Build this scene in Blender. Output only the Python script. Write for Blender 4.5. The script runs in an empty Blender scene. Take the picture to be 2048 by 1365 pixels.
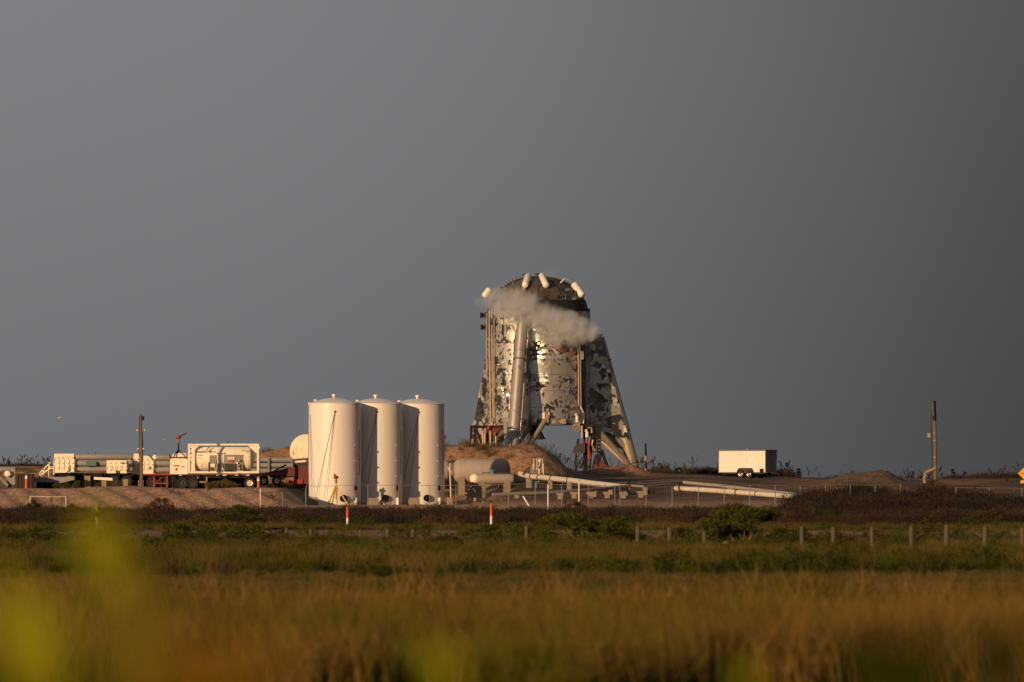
import bpy, math, random
import numpy as np
from mathutils import Vector, Matrix

SC = bpy.context.scene
COL = SC.collection
R = math.radians
random.seed(7)
RNG = np.random.default_rng(11)

# ---------------------------------------------------------------- camera
F = 16000.0        # focal length in photo pixels (photo 2048 wide)
CAMZ = 2.6         # eye height above the plain
YH = 960.0         # photo row of the true horizon
cam_d = bpy.data.cameras.new('camera')
cam = bpy.data.objects.new('camera', cam_d)
COL.objects.link(cam)
cam_d.sensor_width = 36.0
cam_d.lens = F / 2048 * 36
cam.location = (0, 0, CAMZ)
cam.rotation_euler = (R(90) + math.atan((YH - 682.5) / F), 0, 0)
cam_d.clip_start = 0.5
cam_d.clip_end = 60000
cam_d.dof.use_dof = True
cam_d.dof.focus_distance = 660
cam_d.dof.aperture_fstop = 2.8
SC.camera = cam

# ---------------------------------------------------------------- sky
SUN_AZ, SUN_EL = R(34), R(9.5)     # azimuth: left of straight behind the camera
sun_dir = Vector((-math.sin(SUN_AZ) * math.cos(SUN_EL), -math.cos(SUN_AZ) * math.cos(SUN_EL), math.sin(SUN_EL)))
world = bpy.data.worlds.new('World')
SC.world = world
world.use_nodes = True
nt = world.node_tree
nt.nodes.clear()
w_out = nt.nodes.new('ShaderNodeOutputWorld')
sky = nt.nodes.new('ShaderNodeTexSky')
sky.sky_type = 'NISHITA'
sky.sun_disc = False
sky.sun_elevation = SUN_EL
sky.sun_rotation = math.atan2(sun_dir.x, sun_dir.y)
sky.dust_density = 2.0
bg_sky = nt.nodes.new('ShaderNodeBackground')
bg_sky.inputs['Strength'].default_value = 0.05
nt.links.new(sky.outputs[0], bg_sky.inputs['Color'])
# storm cloud deck: slate grey, thickening to one side, faintly mottled
tc = nt.nodes.new('ShaderNodeTexCoord')
sep = nt.nodes.new('ShaderNodeSeparateXYZ')
nt.links.new(tc.outputs['Generated'], sep.inputs[0])
nz = nt.nodes.new('ShaderNodeTexNoise')
nz.inputs['Scale'].default_value = 14
nz.inputs['Detail'].default_value = 3
nt.links.new(tc.outputs['Generated'], nz.inputs['Vector'])
mm = nt.nodes.new('ShaderNodeMath'); mm.operation = 'MULTIPLY_ADD'
mm.inputs[1].default_value = 0.012
nt.links.new(nz.outputs[0], mm.inputs[0]); nt.links.new(sep.outputs['X'], mm.inputs[2])
mr = nt.nodes.new('ShaderNodeMapRange')
mr.inputs['From Min'].default_value = -0.074
mr.inputs['From Max'].default_value = 0.106
nt.links.new(mm.outputs[0], mr.inputs['Value'])
rp = nt.nodes.new('ShaderNodeValToRGB'); rp.color_ramp.interpolation = 'B_SPLINE'
for i, (p_, v_) in enumerate(((0.0, .218), (0.25, .208), (0.45, .178), (0.60, .137), (0.71, .106), (0.82, .075), (1.0, .072))):
    e = rp.color_ramp.elements[i] if i < 2 else rp.color_ramp.elements.new(p_)
    e.position = p_; e.color = (v_ * .985, v_ * 1.0, v_ * 1.06, 1)
nt.links.new(mr.outputs[0], rp.inputs[0])
# the deck is a little lighter overhead than at the horizon
mz = nt.nodes.new('ShaderNodeMapRange'); mz.interpolation_type = 'SMOOTHSTEP'
mz.inputs['From Min'].default_value = -0.01; mz.inputs['From Max'].default_value = 0.07
mz.inputs['To Min'].default_value = 0.78; mz.inputs['To Max'].default_value = 1.03
nt.links.new(sep.outputs['Z'], mz.inputs['Value'])
mx = nt.nodes.new('ShaderNodeMix'); mx.data_type = 'RGBA'; mx.blend_type = 'MULTIPLY'; mx.inputs['Factor'].default_value = 1
nt.links.new(rp.outputs[0], mx.inputs['A']); nt.links.new(mz.outputs[0], mx.inputs['B'])
bg_cloud = nt.nodes.new('ShaderNodeBackground')
nt.links.new(mx.outputs['Result'], bg_cloud.inputs['Color'])
mix = nt.nodes.new('ShaderNodeMixShader')
mix.inputs[0].default_value = 0.965
nt.links.new(bg_sky.outputs[0], mix.inputs[1])
nt.links.new(bg_cloud.outputs[0], mix.inputs[2])
nt.links.new(mix.outputs[0], w_out.inputs['Surface'])

# ---------------------------------------------------------------- sun
sun_l = bpy.data.lights.new('sun', 'SUN')
sun_l.energy = 4.3
sun_l.angle = R(0.5)
sun_l.color = (1.0, 0.615, 0.31)
sun = bpy.data.objects.new('sun', sun_l)
sun.rotation_euler = sun_dir.to_track_quat('Z', 'Y').to_euler()
sun.location = (-60, -80, 60)
COL.objects.link(sun)

vs = SC.view_settings
vs.view_transform = 'Standard'; vs.look = 'None'; vs.exposure = 0; vs.gamma = 1; vs.use_curve_mapping = False
SC.cycles.max_bounces = 6
SC.cycles.volume_bounces = 2

# ---------------------------------------------------------------- pixel helpers
def X(px, d): return (px - 1024) * d / F
def Z(py, d): return CAMZ + (YH - py) * d / F
def P(px, py, d): return Vector((X(px, d), d, Z(py, d)))
def S(n, d): return n * d / F         # n photo pixels at distance d, in metres

# ---------------------------------------------------------------- materials
def mat(name, col, rough=0.6, metal=0.0, var=0.15, scale=3.0, bump=0.0, bscale=20.0, dark=None, dark_amt=0.0, dark_scale=2.0, spec=0.4, stretch=None):
    m = bpy.data.materials.new(name); m.use_nodes = True
    t = m.node_tree; b = t.nodes['Principled BSDF']
    b.inputs['Roughness'].default_value = rough
    b.inputs['Specular IOR Level'].default_value = spec
    b.inputs['Metallic'].default_value = metal
    c = t.nodes.new('ShaderNodeTexCoord')
    vec = c.outputs['Object']
    if stretch:
        mp = t.nodes.new('ShaderNodeMapping'); mp.inputs['Scale'].default_value = stretch
        t.links.new(vec, mp.inputs['Vector']); vec = mp.outputs[0]
    n = t.nodes.new('ShaderNodeTexNoise'); n.inputs['Scale'].default_value = scale; n.inputs['Detail'].default_value = 6
    t.links.new(vec, n.inputs['Vector'])
    mxn = t.nodes.new('ShaderNodeMix'); mxn.data_type = 'RGBA'
    mxn.inputs['A'].default_value = tuple(max(0, x * (1 - var * 1.6)) for x in col) + (1,)
    mxn.inputs['B'].default_value = tuple(min(1, x * (1 + var * 1.6)) for x in col) + (1,)
    t.links.new(n.outputs[0], mxn.inputs['Factor'])
    out = mxn.outputs['Result']
    if dark is not None:
        n2 = t.nodes.new('ShaderNodeTexNoise'); n2.inputs['Scale'].default_value = dark_scale; n2.inputs['Detail'].default_value = 8; n2.inputs['Roughness'].default_value = 0.65
        t.links.new(vec, n2.inputs['Vector'])
        r = t.nodes.new('ShaderNodeMapRange'); r.inputs['From Min'].default_value = 0.62 - dark_amt * 0.3; r.inputs['From Max'].default_value = 0.70 - dark_amt * 0.15
        t.links.new(n2.outputs[0], r.inputs['Value'])
        m2 = t.nodes.new('ShaderNodeMix'); m2.data_type = 'RGBA'
        m2.inputs['B'].default_value = tuple(dark) + (1,)
        t.links.new(r.outputs[0], m2.inputs['Factor']); t.links.new(out, m2.inputs['A'])
        out = m2.outputs['Result']
    t.links.new(out, b.inputs['Base Color'])
    if bump:
        nb = t.nodes.new('ShaderNodeTexNoise'); nb.inputs['Scale'].default_value = bscale; nb.inputs['Detail'].default_value = 5
        t.links.new(vec, nb.inputs['Vector'])
        bp = t.nodes.new('ShaderNodeBump'); bp.inputs['Strength'].default_value = bump; bp.inputs['Distance'].default_value = 0.05
        t.links.new(nb.outputs[0], bp.inputs['Height']); t.links.new(bp.outputs[0], b.inputs['Normal'])
    return m

def leaf_mat(name, a, b_, rough=0.7, transl=0.25):
    """foliage: colour drifts between a and b_ by the clump's own tint"""
    m = bpy.data.materials.new(name); m.use_nodes = True
    t = m.node_tree; t.nodes.clear()
    o = t.nodes.new('ShaderNodeOutputMaterial')
    at = t.nodes.new('ShaderNodeAttribute'); at.attribute_type = 'INSTANCER'; at.attribute_name = 'tint'
    c = t.nodes.new('ShaderNodeTexCoord')
    n = t.nodes.new('ShaderNodeTexNoise'); n.inputs['Scale'].default_value = 1.7
    t.links.new(c.outputs['Object'], n.inputs['Vector'])
    ad = t.nodes.new('ShaderNodeMath'); ad.operation = 'ADD'
    sb = t.nodes.new('ShaderNodeMath'); sb.operation = 'MULTIPLY_ADD'; sb.inputs[1].default_value = 1.2; sb.inputs[2].default_value = -0.6
    t.links.new(n.outputs[0], sb.inputs[0]); t.links.new(sb.outputs[0], ad.inputs[0]); t.links.new(at.outputs['Fac'], ad.inputs[1])
    ad.use_clamp = True
    k = t.nodes.new('ShaderNodeMix'); k.data_type = 'RGBA'
    k.inputs['A'].default_value = tuple(a) + (1,); k.inputs['B'].default_value = tuple(b_) + (1,)
    t.links.new(ad.outputs[0], k.inputs['Factor'])
    d = t.nodes.new('ShaderNodeBsdfDiffuse'); tr = t.nodes.new('ShaderNodeBsdfTranslucent')
    t.links.new(k.outputs['Result'], d.inputs['Color']); t.links.new(k.outputs['Result'], tr.inputs['Color'])
    ms = t.nodes.new('ShaderNodeMixShader'); ms.inputs[0].default_value = transl
    t.links.new(d.outputs[0], ms.inputs[1]); t.links.new(tr.outputs[0], ms.inputs[2])
    t.links.new(ms.outputs[0], o.inputs['Surface'])
    return m

def steel_mat(name, cell=1.1, dark_at=0.60, tilt=0.55):
    """thin buckled stainless sheet: flat facets, some coloured dark to imitate dark reflections"""
    m = bpy.data.materials.new(name); m.use_nodes = True
    t = m.node_tree; b = t.nodes['Principled BSDF']
    c = t.nodes.new('ShaderNodeTexCoord')
    n = t.nodes.new('ShaderNodeTexNoise'); n.inputs['Scale'].default_value = 0.8; n.inputs['Detail'].default_value = 2
    t.links.new(c.outputs['Object'], n.inputs['Vector'])
    va = t.nodes.new('ShaderNodeVectorMath'); va.operation = 'MULTIPLY_ADD'
    va.inputs[1].default_value = (1.1, 1.1, 1.1)
    t.links.new(n.outputs['Color'], va.inputs[0]); t.links.new(c.outputs['Object'], va.inputs[2])
    v = t.nodes.new('ShaderNodeTexVoronoi'); v.distance = 'MANHATTAN'; v.inputs['Scale'].default_value = cell
    t.links.new(va.outputs[0], v.inputs['Vector'])
    v2 = t.nodes.new('ShaderNodeTexVoronoi'); v2.distance = 'CHEBYCHEV'; v2.inputs['Scale'].default_value = cell * 2.6
    t.links.new(va.outputs[0], v2.inputs['Vector'])
    # the buckled zones come and go over the sheet
    nz_ = t.nodes.new('ShaderNodeTexNoise'); nz_.inputs['Scale'].default_value = 0.42; nz_.inputs['Detail'].default_value = 1
    t.links.new(c.outputs['Object'], nz_.inputs['Vector'])
    s1 = t.nodes.new('ShaderNodeSeparateColor'); t.links.new(v.outputs['Color'], s1.inputs[0])
    s2 = t.nodes.new('ShaderNodeSeparateColor'); t.links.new(v2.outputs['Color'], s2.inputs[0])
    a1 = t.nodes.new('ShaderNodeMath'); a1.operation = 'MULTIPLY_ADD'; a1.inputs[1].default_value = 0.45
    t.links.new(s1.outputs[0], a1.inputs[0])
    a2 = t.nodes.new('ShaderNodeMath'); a2.operation = 'MULTIPLY'; a2.inputs[1].default_value = 0.45
    t.links.new(s2.outputs[0], a2.inputs[0]); t.links.new(a2.outputs[0], a1.inputs[2])
    a3 = t.nodes.new('ShaderNodeMath'); a3.operation = 'MULTIPLY_ADD'; a3.inputs[1].default_value = 0.8; 
    t.links.new(nz_.outputs[0], a3.inputs[0]); t.links.new(a1.outputs[0], a3.inputs[2])
    th = t.nodes.new('ShaderNodeMapRange'); th.inputs['From Min'].default_value = dark_at + 0.38; th.inputs['From Max'].default_value = dark_at + 0.42
    t.links.new(a3.outputs[0], th.inputs['Value'])
    mc = t.nodes.new('ShaderNodeMix'); mc.data_type = 'RGBA'
    mc.inputs['A'].default_value = (0.74, 0.74, 0.69, 1); mc.inputs['B'].default_value = (0.20, 0.20, 0.19, 1)  # dark reflections painted in as a darker base colour
    t.links.new(th.outputs[0], mc.inputs['Factor']); t.links.new(mc.outputs['Result'], b.inputs['Base Color'])
    me = t.nodes.new('ShaderNodeMapRange'); me.inputs['To Min'].default_value = 0.80; me.inputs['To Max'].default_value = 0.9
    t.links.new(th.outputs[0], me.inputs['Value']); t.links.new(me.outputs[0], b.inputs['Metallic'])
    ro = t.nodes.new('ShaderNodeMapRange'); ro.inputs['To Min'].default_value = 0.43; ro.inputs['To Max'].default_value = 0.30
    t.links.new(th.outputs[0], ro.inputs['Value']); t.links.new(ro.outputs[0], b.inputs['Roughness'])
    g = t.nodes.new('ShaderNodeNewGeometry')
    sub = t.nodes.new('ShaderNodeVectorMath'); sub.operation = 'SUBTRACT'; sub.inputs[1].default_value = (0.5, 0.5, 0.5)
    t.links.new(v2.outputs['Color'], sub.inputs[0])
    ml = t.nodes.new('ShaderNodeVectorMath'); ml.operation = 'SCALE'
    t.links.new(sub.outputs[0], ml.inputs[0])
    mk = t.nodes.new('ShaderNodeMapRange'); mk.inputs['From Min'].default_value = 0.40; mk.inputs['From Max'].default_value = 0.60; mk.inputs['To Max'].default_value = tilt
    t.links.new(nz_.outputs[0], mk.inputs['Value']); t.links.new(mk.outputs[0], ml.inputs['Scale'])
    add = t.nodes.new('ShaderNodeVectorMath'); add.operation = 'ADD'
    t.links.new(g.outputs['Normal'], add.inputs[0]); t.links.new(ml.outputs[0], add.inputs[1])
    nn = t.nodes.new('ShaderNodeVectorMath'); nn.operation = 'NORMALIZE'
    t.links.new(add.outputs[0], nn.inputs[0]); t.links.new(nn.outputs[0], b.inputs['Normal'])
    return m

M = {}
M['white'] = mat('white_paint', (0.74, 0.74, 0.73), 0.42, var=0.05, scale=0.8, dark=(0.66, 0.63, 0.58), dark_amt=0.05, dark_scale=1.2, stretch=(1, 1, 0.25))
M['white_gloss'] = mat('white_gloss', (0.76, 0.74, 0.70), 0.3, var=0.04)
M['cream'] = mat('cream_paint', (0.83, 0.79, 0.66), 0.5, var=0.07, scale=2, dark=(0.5, 0.42, 0.32), dark_amt=0.05, dark_scale=3)
M['rusty_cream'] = mat('rusty_cream', (0.76, 0.68, 0.52), 0.55, var=0.06, dark=(0.55, 0.25, 0.10), dark_amt=0.22, dark_scale=1.3)
M['greytank'] = mat('grey_tank_paint', (0.62, 0.55, 0.47), 0.7, var=0.06, scale=1.0, dark=(0.30, 0.29, 0.28), dark_amt=0.1, dark_scale=1.5)
M['tanbody'] = mat('tan_tank_paint_and_shade', (0.34, 0.31, 0.275), 0.7, var=0.08)  # also stands in for shade on the small tank's body
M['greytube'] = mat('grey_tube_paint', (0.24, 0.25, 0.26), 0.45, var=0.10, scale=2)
M['black'] = mat('black_steel', (0.016, 0.016, 0.018), 0.6, var=0.3, spec=0.12)
M['darkgrey'] = mat('dark_grey_steel', (0.05, 0.05, 0.053), 0.55, var=0.2, spec=0.2)
M['grey'] = mat('grey_steel', (0.22, 0.22, 0.22), 0.45, metal=0.3, var=0.12)
M['equip'] = mat('equipment_grey', (0.24, 0.23, 0.20), 0.5, var=0.12)
M['rubber'] = mat('rubber', (0.016, 0.016, 0.017), 0.8, var=0.2)
M['red'] = mat('red_paint', (0.30, 0.035, 0.022), 0.5, var=0.12, dark=(0.22, 0.03, 0.02), dark_amt=0.15, dark_scale=2)
M['darkred'] = mat('maroon_paint', (0.12, 0.025, 0.022), 0.6, var=0.2)
M['maroon_box'] = mat('dark_maroon', (0.035, 0.012, 0.012), 0.6, var=0.2)
M['orange'] = mat('orange_marker', (0.55, 0.095, 0.045), 0.5, var=0.05)
M['yellow'] = mat('yellow_paint', (0.62, 0.40, 0.05), 0.5, var=0.15)
M['signyellow'] = mat('sign_yellow', (0.85, 0.42, 0.02), 0.4, var=0.05)
M['wood'] = mat('weathered_wood', (0.16, 0.11, 0.075), 0.85, var=0.3, scale=4, stretch=(6, 6, 0.6), bump=0.3)
M['bollard'] = mat('grey_timber', (0.085, 0.075, 0.05), 0.85, var=0.3, scale=5, stretch=(6, 6, 0.8), bump=0.3)
M['concrete'] = mat('concrete', (0.25, 0.21, 0.165), 0.9, var=0.2, scale=3, bump=0.3)
M['timber'] = mat('crib_timber', (0.34, 0.24, 0.13), 0.85, var=0.2)
M['galv'] = mat('galvanised', (0.19, 0.18, 0.165), 0.55, metal=0.3, var=0.15)
M['copper'] = mat('dull_brass_pipe', (0.33, 0.25, 0.18), 0.5, metal=0.4, var=0.2, scale=6)
M['pipe_white'] = mat('pipe_white', (0.60, 0.56, 0.50), 0.5, var=0.1, scale=1.5, dark=(0.4, 0.34, 0.28), dark_amt=0.15, dark_scale=2)
M['pipe_grey'] = mat('pipe_grey', (0.30, 0.28, 0.25), 0.5, metal=0.2, var=0.15)
M['legpipe'] = mat('leg_steel', (0.38, 0.345, 0.30), 0.48, metal=0.35, var=0.12, scale=1.2, dark=(0.26, 0.22, 0.18), dark_amt=0.15, dark_scale=1.4)
M['nose'] = mat('leg_fairing_steel', (0.40, 0.385, 0.36), 0.42, metal=0.55, var=0.12, scale=1.2, dark=(0.25, 0.23, 0.21), dark_amt=0.12, dark_scale=1.4)
M['dome'] = mat('dome_steel', (0.13, 0.11, 0.095), 0.5, metal=0.4, var=0.25, scale=0.8, dark=(0.06, 0.05, 0.045), dark_amt=0.3, dark_scale=0.9)
M['domeband'] = mat('dome_band', (0.03, 0.03, 0.032), 0.5, metal=0.3, var=0.25)
M['hatch'] = mat('brown_hatch', (0.28, 0.17, 0.10), 0.5, metal=0.4, var=0.3, scale=2)
M['steel'] = steel_mat('buckled_steel', 1.55, 0.56, 0.9)
M['finsteel'] = steel_mat('fin_steel', 0.80, 0.47, 0.6)
M['hub'] = mat('wheel_hub', (0.66, 0.60, 0.48), 0.4, metal=0.3, var=0.1)
M['green_mark'] = mat('green_mark', (0.07, 0.17, 0.13), 0.6)
M['red_mark'] = mat('red_mark', (0.40, 0.06, 0.06), 0.6)
M['ink'] = mat('ink', (0.06, 0.055, 0.05), 0.7)
M['blue'] = mat('blue_valve', (0.08, 0.20, 0.28), 0.5)
M['asphalt'] = mat('asphalt', (0.055, 0.055, 0.058), 0.8, var=0.2, scale=2)
M['chrome'] = mat('bright_metal', (0.75, 0.72, 0.66), 0.18, metal=1.0, var=0.05)
M['feather'] = mat('feather', (0.55, 0.5, 0.42), 0.8)
M['tag'] = mat('white_tag', (0.6, 0.58, 0.52), 0.6)

# ---------------------------------------------------------------- mesh builder
class MB:
    def __init__(s): s.v = []; s.f = []
    def add(s, vs_, fs):
        o = len(s.v); s.v += [tuple(p) for p in vs_]; s.f += [tuple(i + o for i in f) for f in fs]; return s
    def box(s, c, size, rz=0.0, m=None):
        hx, hy, hz = size[0] / 2, size[1] / 2, size[2] / 2
        pts = [Vector((x, y, z)) for x in (-hx, hx) for y in (-hy, hy) for z in (-hz, hz)]
        mm_ = m if m is not None else Matrix.Rotation(rz, 3, 'Z')
        c = Vector(c)
        return s.add([c + mm_ @ p for p in pts], [(0, 1, 3, 2), (4, 6, 7, 5), (0, 4, 5, 1), (2, 3, 7, 6), (0, 2, 6, 4), (1, 5, 7, 3)])
    def span(s, p0, p1):
        c = [(a + b) / 2 for a, b in zip(p0, p1)]
        return s.box(c, [abs(b - a) for a, b in zip(p0, p1)])
    def bar(s, p0, p1, w, h=None):
        p0, p1 = Vector(p0), Vector(p1); d = p1 - p0
        if h is None: h = w
        z = d.normalized(); up = Vector((0, 0, 1)) if abs(z.z) < 0.95 else Vector((0, 1, 0))
        x = up.cross(z).normalized(); y = z.cross(x)
        m_ = Matrix((x, y, z)).transposed()
        return s.box((p0 + p1) / 2, (w, h, d.length), m=m_)
    def rings(s, rows, caps=(True, True), close=True):
        n = len(rows[0]); o = len(s.v)
        for r_ in rows: s.v += [tuple(p) for p in r_]
        for i in range(len(rows) - 1):
            for j in range(n if close else n - 1):
                a = o + i * n + j; b = o + i * n + (j + 1) % n
                s.f.append((a, b, b + n, a + n))
        if caps[0]: s.f.append(tuple(o + j for j in reversed(range(n))))
        if caps[1]: s.f.append(tuple(o + (len(rows) - 1) * n + j for j in range(n)))
        return s
    def frame(s, z):
        z = z.normalized(); up = Vector((0, 0, 1)) if abs(z.z) < 0.95 else Vector((0, 1, 0))
        x = up.cross(z).normalized(); return x, z.cross(x)
    def tube(s, p0, p1, r, r2=None, n=12, cap=True):
        p0, p1 = Vector(p0), Vector(p1); x, y = s.frame(p1 - p0); r2 = r if r2 is None else r2
        cs = [(math.cos(2 * math.pi * k / n), math.sin(2 * math.pi * k / n)) for k in range(n)]
        return s.rings([[p + (x * a + y * b) * q for a, b in cs] for p, q in ((p0, r), (p1, r2))], (cap, cap))
    def axial(s, p0, axis, prof, n=24, caps=(True, True)):
        """profile of (distance along axis, radius)"""
        p0 = Vector(p0); axis = Vector(axis).normalized(); x, y = s.frame(axis)
        cs = [(math.cos(2 * math.pi * k / n), math.sin(2 * math.pi * k / n)) for k in range(n)]
        return s.rings([[p0 + axis * t + (x * a + y * b) * max(q, 1e-3) for a, b in cs] for t, q in prof], caps)
    def capsule(s, p0, p1, r, n=16, k=0.5):
        p0, p1 = Vector(p0), Vector(p1); L = (p1 - p0).length; e = r * k
        pr = [(e - e * math.cos(a), r * math.sin(a)) for a in [R(8), R(25), R(45), R(65), R(90)]]
        pr2 = [(L - t, q) for t, q in reversed(pr)]
        return s.axial(p0, p1 - p0, pr + pr2, n)
    def path(s, pts, r, n=8):
        pts = [Vector(p) for p in pts]; rows = []
        for i, p in enumerate(pts):
            t = (pts[min(i + 1, len(pts) - 1)] - pts[max(i - 1, 0)])
            x, y = s.frame(t)
            if rows and x.dot(lastx) < 0: x, y = -x, -y
            lastx = x
            rr = r[i] if isinstance(r, (list, tuple)) else r
            rows.append([p + (x * math.cos(2 * math.pi * k / n) + y * math.sin(2 * math.pi * k / n)) * rr for k in range(n)])
        return s.rings(rows)
    def quad(s, a, b, c, d, th=0.02):
        """flat four-cornered plate with thickness"""
        a, b, c, d = map(Vector, (a, b, c, d)); nn_ = (b - a).cross(d - a).normalized() * th / 2
        return s.add([p + nn_ for p in (a, b, c, d)] + [p - nn_ for p in (a, b, c, d)],
                     [(0, 1, 2, 3), (7, 6, 5, 4), (0, 4, 5, 1), (1, 5, 6, 2), (2, 6, 7, 3), (3, 7, 4, 0)])
    def poly(s, pts, n_, th):
        """extruded outline"""
        n_ = Vector(n_).normalized() * th; k = len(pts); pts = [Vector(p) for p in pts]
        return s.add([p + n_ / 2 for p in pts] + [p - n_ / 2 for p in pts],
                     [tuple(range(k)), tuple(range(2 * k - 1, k - 1, -1))] + [(i, i + k, (i + 1) % k + k, (i + 1) % k) for i in range(k)])
    def ball(s, c, r, n=10, m_=6, sc=(1, 1, 1)):
        c = Vector(c); rows = []
        for i in range(m_ + 1):
            a = math.pi * (0.04 + 0.92 * i / m_)
            rows.append([c + Vector((math.sin(a) * math.cos(2 * math.pi * k / n) * r * sc[0], math.sin(a) * math.sin(2 * math.pi * k / n) * r * sc[1], -math.cos(a) * r * sc[2])) for k in range(n)])
        return s.rings(rows)
    def build(s, name, m, parent=None, smooth=True, ang=38):
        me = bpy.data.meshes.new(name)
        off = Vector((0, 0, 0))
        if parent is not None:
            off = ORG.get(parent.name, Vector((0, 0, 0)))
        me.from_pydata([tuple(Vector(p) - off) for p in s.v], [], s.f)
        me.materials.append(M[m] if isinstance(m, str) else m)
        if smooth:
            me.polygons.foreach_set('use_smooth', [True] * len(me.polygons))
            me.set_sharp_from_angle(angle=R(ang))
        me.update()
        o = bpy.data.objects.new(name, me); COL.objects.link(o)
        if parent is not None:
            o.parent = parent; ORG[o.name] = off
        return o
ORG = {}
def tag(o, label=None, cat=None, group=None, kind=None):
    for k, v in (('label', label), ('category', cat), ('group', group), ('kind', kind)):
        if v: o[k] = v
    return o
def thing(name, label, cat, loc, group=None):
    o = bpy.data.objects.new(name, None); COL.objects.link(o)
    o.location = loc; o.empty_display_size = 0.3
    ORG[o.name] = Vector(loc)
    return tag(o, label, cat, group)
def dup(o, delta=None, label=None, parent=None):
    c = o.copy(); COL.objects.link(c)
    if parent is not None: c.parent = parent
    if delta is not None: c.location = Vector(o.location) + Vector(delta)
    if label: c['label'] = label
    for ch in list(o.children): dup(ch, parent=c)
    return c
# ================================================================ terrain
def sst(a, b, x):
    t = np.clip((x - a) / (b - a), 0, 1); return t * t * (3 - 2 * t)
def lump(x, y, k=1.0, s=0):
    return (np.sin(x * 0.61 * k + s) * np.cos(y * 0.43 * k + 1.3 * s) + 0.6 * np.sin(x * 1.37 * k + y * 0.91 * k + 2 * s) + 0.35 * np.sin(x * 2.9 * k - y * 2.3 * k + s)) / 1.95
BERM_PX = [300, 470, 525, 580, 640, 890, 930, 1000, 1060, 1078, 1095, 1112, 1128, 1142, 1165]
BERM_PY = [935, 922, 905, 894, 892, 893, 890, 894, 891, 893, 904, 916, 930, 946, 958]
D_BERM = 679.0
def gz(x, y):
    x = np.asarray(x, float); y = np.asarray(y, float)
    z = 0.05 * lump(x, y, 0.35, 1)
    wl = 1 - sst(-18.3, -16.2, x)                       # raised bank under the trailers
    wr = sst(-4.0, 1.0, x)                               # sloping field beside the pipes
    wm = np.clip(1 - wl - wr, 0, 1)
    edge = 0.6 * np.sin(x * 0.35) + 0.4 * np.sin(x * 0.9 + 1)
    top = 1.92 + 0.10 * lump(x, y * 0 + 3, 0.8, 2) + 0.22 * np.exp(-((x + 30.0) / 2.2) ** 2) * np.exp(-((y - 636) / 6) ** 2)
    zl = top * sst(598 + edge, 633 + edge, y)
    face = sst(600, 610, y) * (1 - sst(626, 633, y))
    zl = zl + face * 0.15 * np.sin((x * 0.9 + y * 0.16) * 3.1 + 0.8 * np.sin(x * 0.5)) + face * 0.06 * lump(x, y, 2.2, 4)
    zm = 0.6 * sst(588, 612, y) + 0.9 * sst(652, 668, y) + 0.6 * sst(668, 700, y)
    zr = np.interp(y, [585, 598, 615, 650, 690, 720], [0, 0.45, 1.0, 1.9, 3.0, 3.2]) + 0.06 * lump(x, y, 1.4, 3) * sst(595, 610, y)
    zr = zr - (0.35 * sst(14, 22, x) + 0.25 * sst(24, 34, x)) * sst(640, 695, y)
    w = sst(580, 600, y)
    z = z * (1 - w * 0.8) + wl * zl + wm * zm + wr * zr
    # spoil heap beside the pole
    hx, hy = X(1725, 650), 650.0
    q = ((x - hx) / 4.3) ** 2 + ((y - hy) / 7.0) ** 2
    z = z + 1.25 * np.exp(-q * 1.1) + 0.5 * np.exp(-(((x - X(1770, 650)) / 1.3) ** 2 + ((y - 650) / 3.0) ** 2))
    # launch pad level
    wp = np.exp(-np.maximum(0, (np.hypot((x - 2.3) / 11, (y - 700) / 13) - 0.9)) * 9)
    z = z * (1 - wp) + 3.38 * wp
    # berm in front of the pad
    ridge = np.interp(x, [X(p, D_BERM) for p in BERM_PX], [Z(p, D_BERM) for p in BERM_PY])
    prof = sst(666, 677.5, y) * (1 - sst(681, 689, y))
    hb = np.maximum(ridge - z, 0) * prof
    z = z + hb + prof * np.clip(hb, 0, 1) * (0.16 * lump(x, y, 2.0, 5) + 0.14 * lump(x, y, 0.9, 2))
    # loose dirt thrown up beside the far leg
    for px_, w_, h_ in ((1262, 0.9, 0.55), (1238, 0.8, 0.35), (1215, 1.2, 0.25), (1290, 1.0, 0.25)):
        z = z + h_ * np.exp(-(((x - X(px_, 690)) / w_) ** 2 + ((y - 691) / 2.0) ** 2)) * (1 + 0.3 * lump(x, y, 3, 1))
    # dunes behind
    du = 1.85 + 0.55 * lump(x, y, 0.16, 6) + 0.35 * lump(x, y, 0.45, 2)
    du = du + 1.5 * (1 - sst(-42, -20, x)) + 1.0 * np.exp(-((x - 16) / 9) ** 2) - 0.25 * sst(26, 36, x) + 0.5 * sst(40, 50, x)
    wd = sst(722, 765, y) * (1 - sst(840, 1000, y))
    z = z * (1 - sst(722, 765, y)) + np.maximum(du, 0) * wd
    return z
def g1(x, y): return float(gz(x, y))

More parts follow.
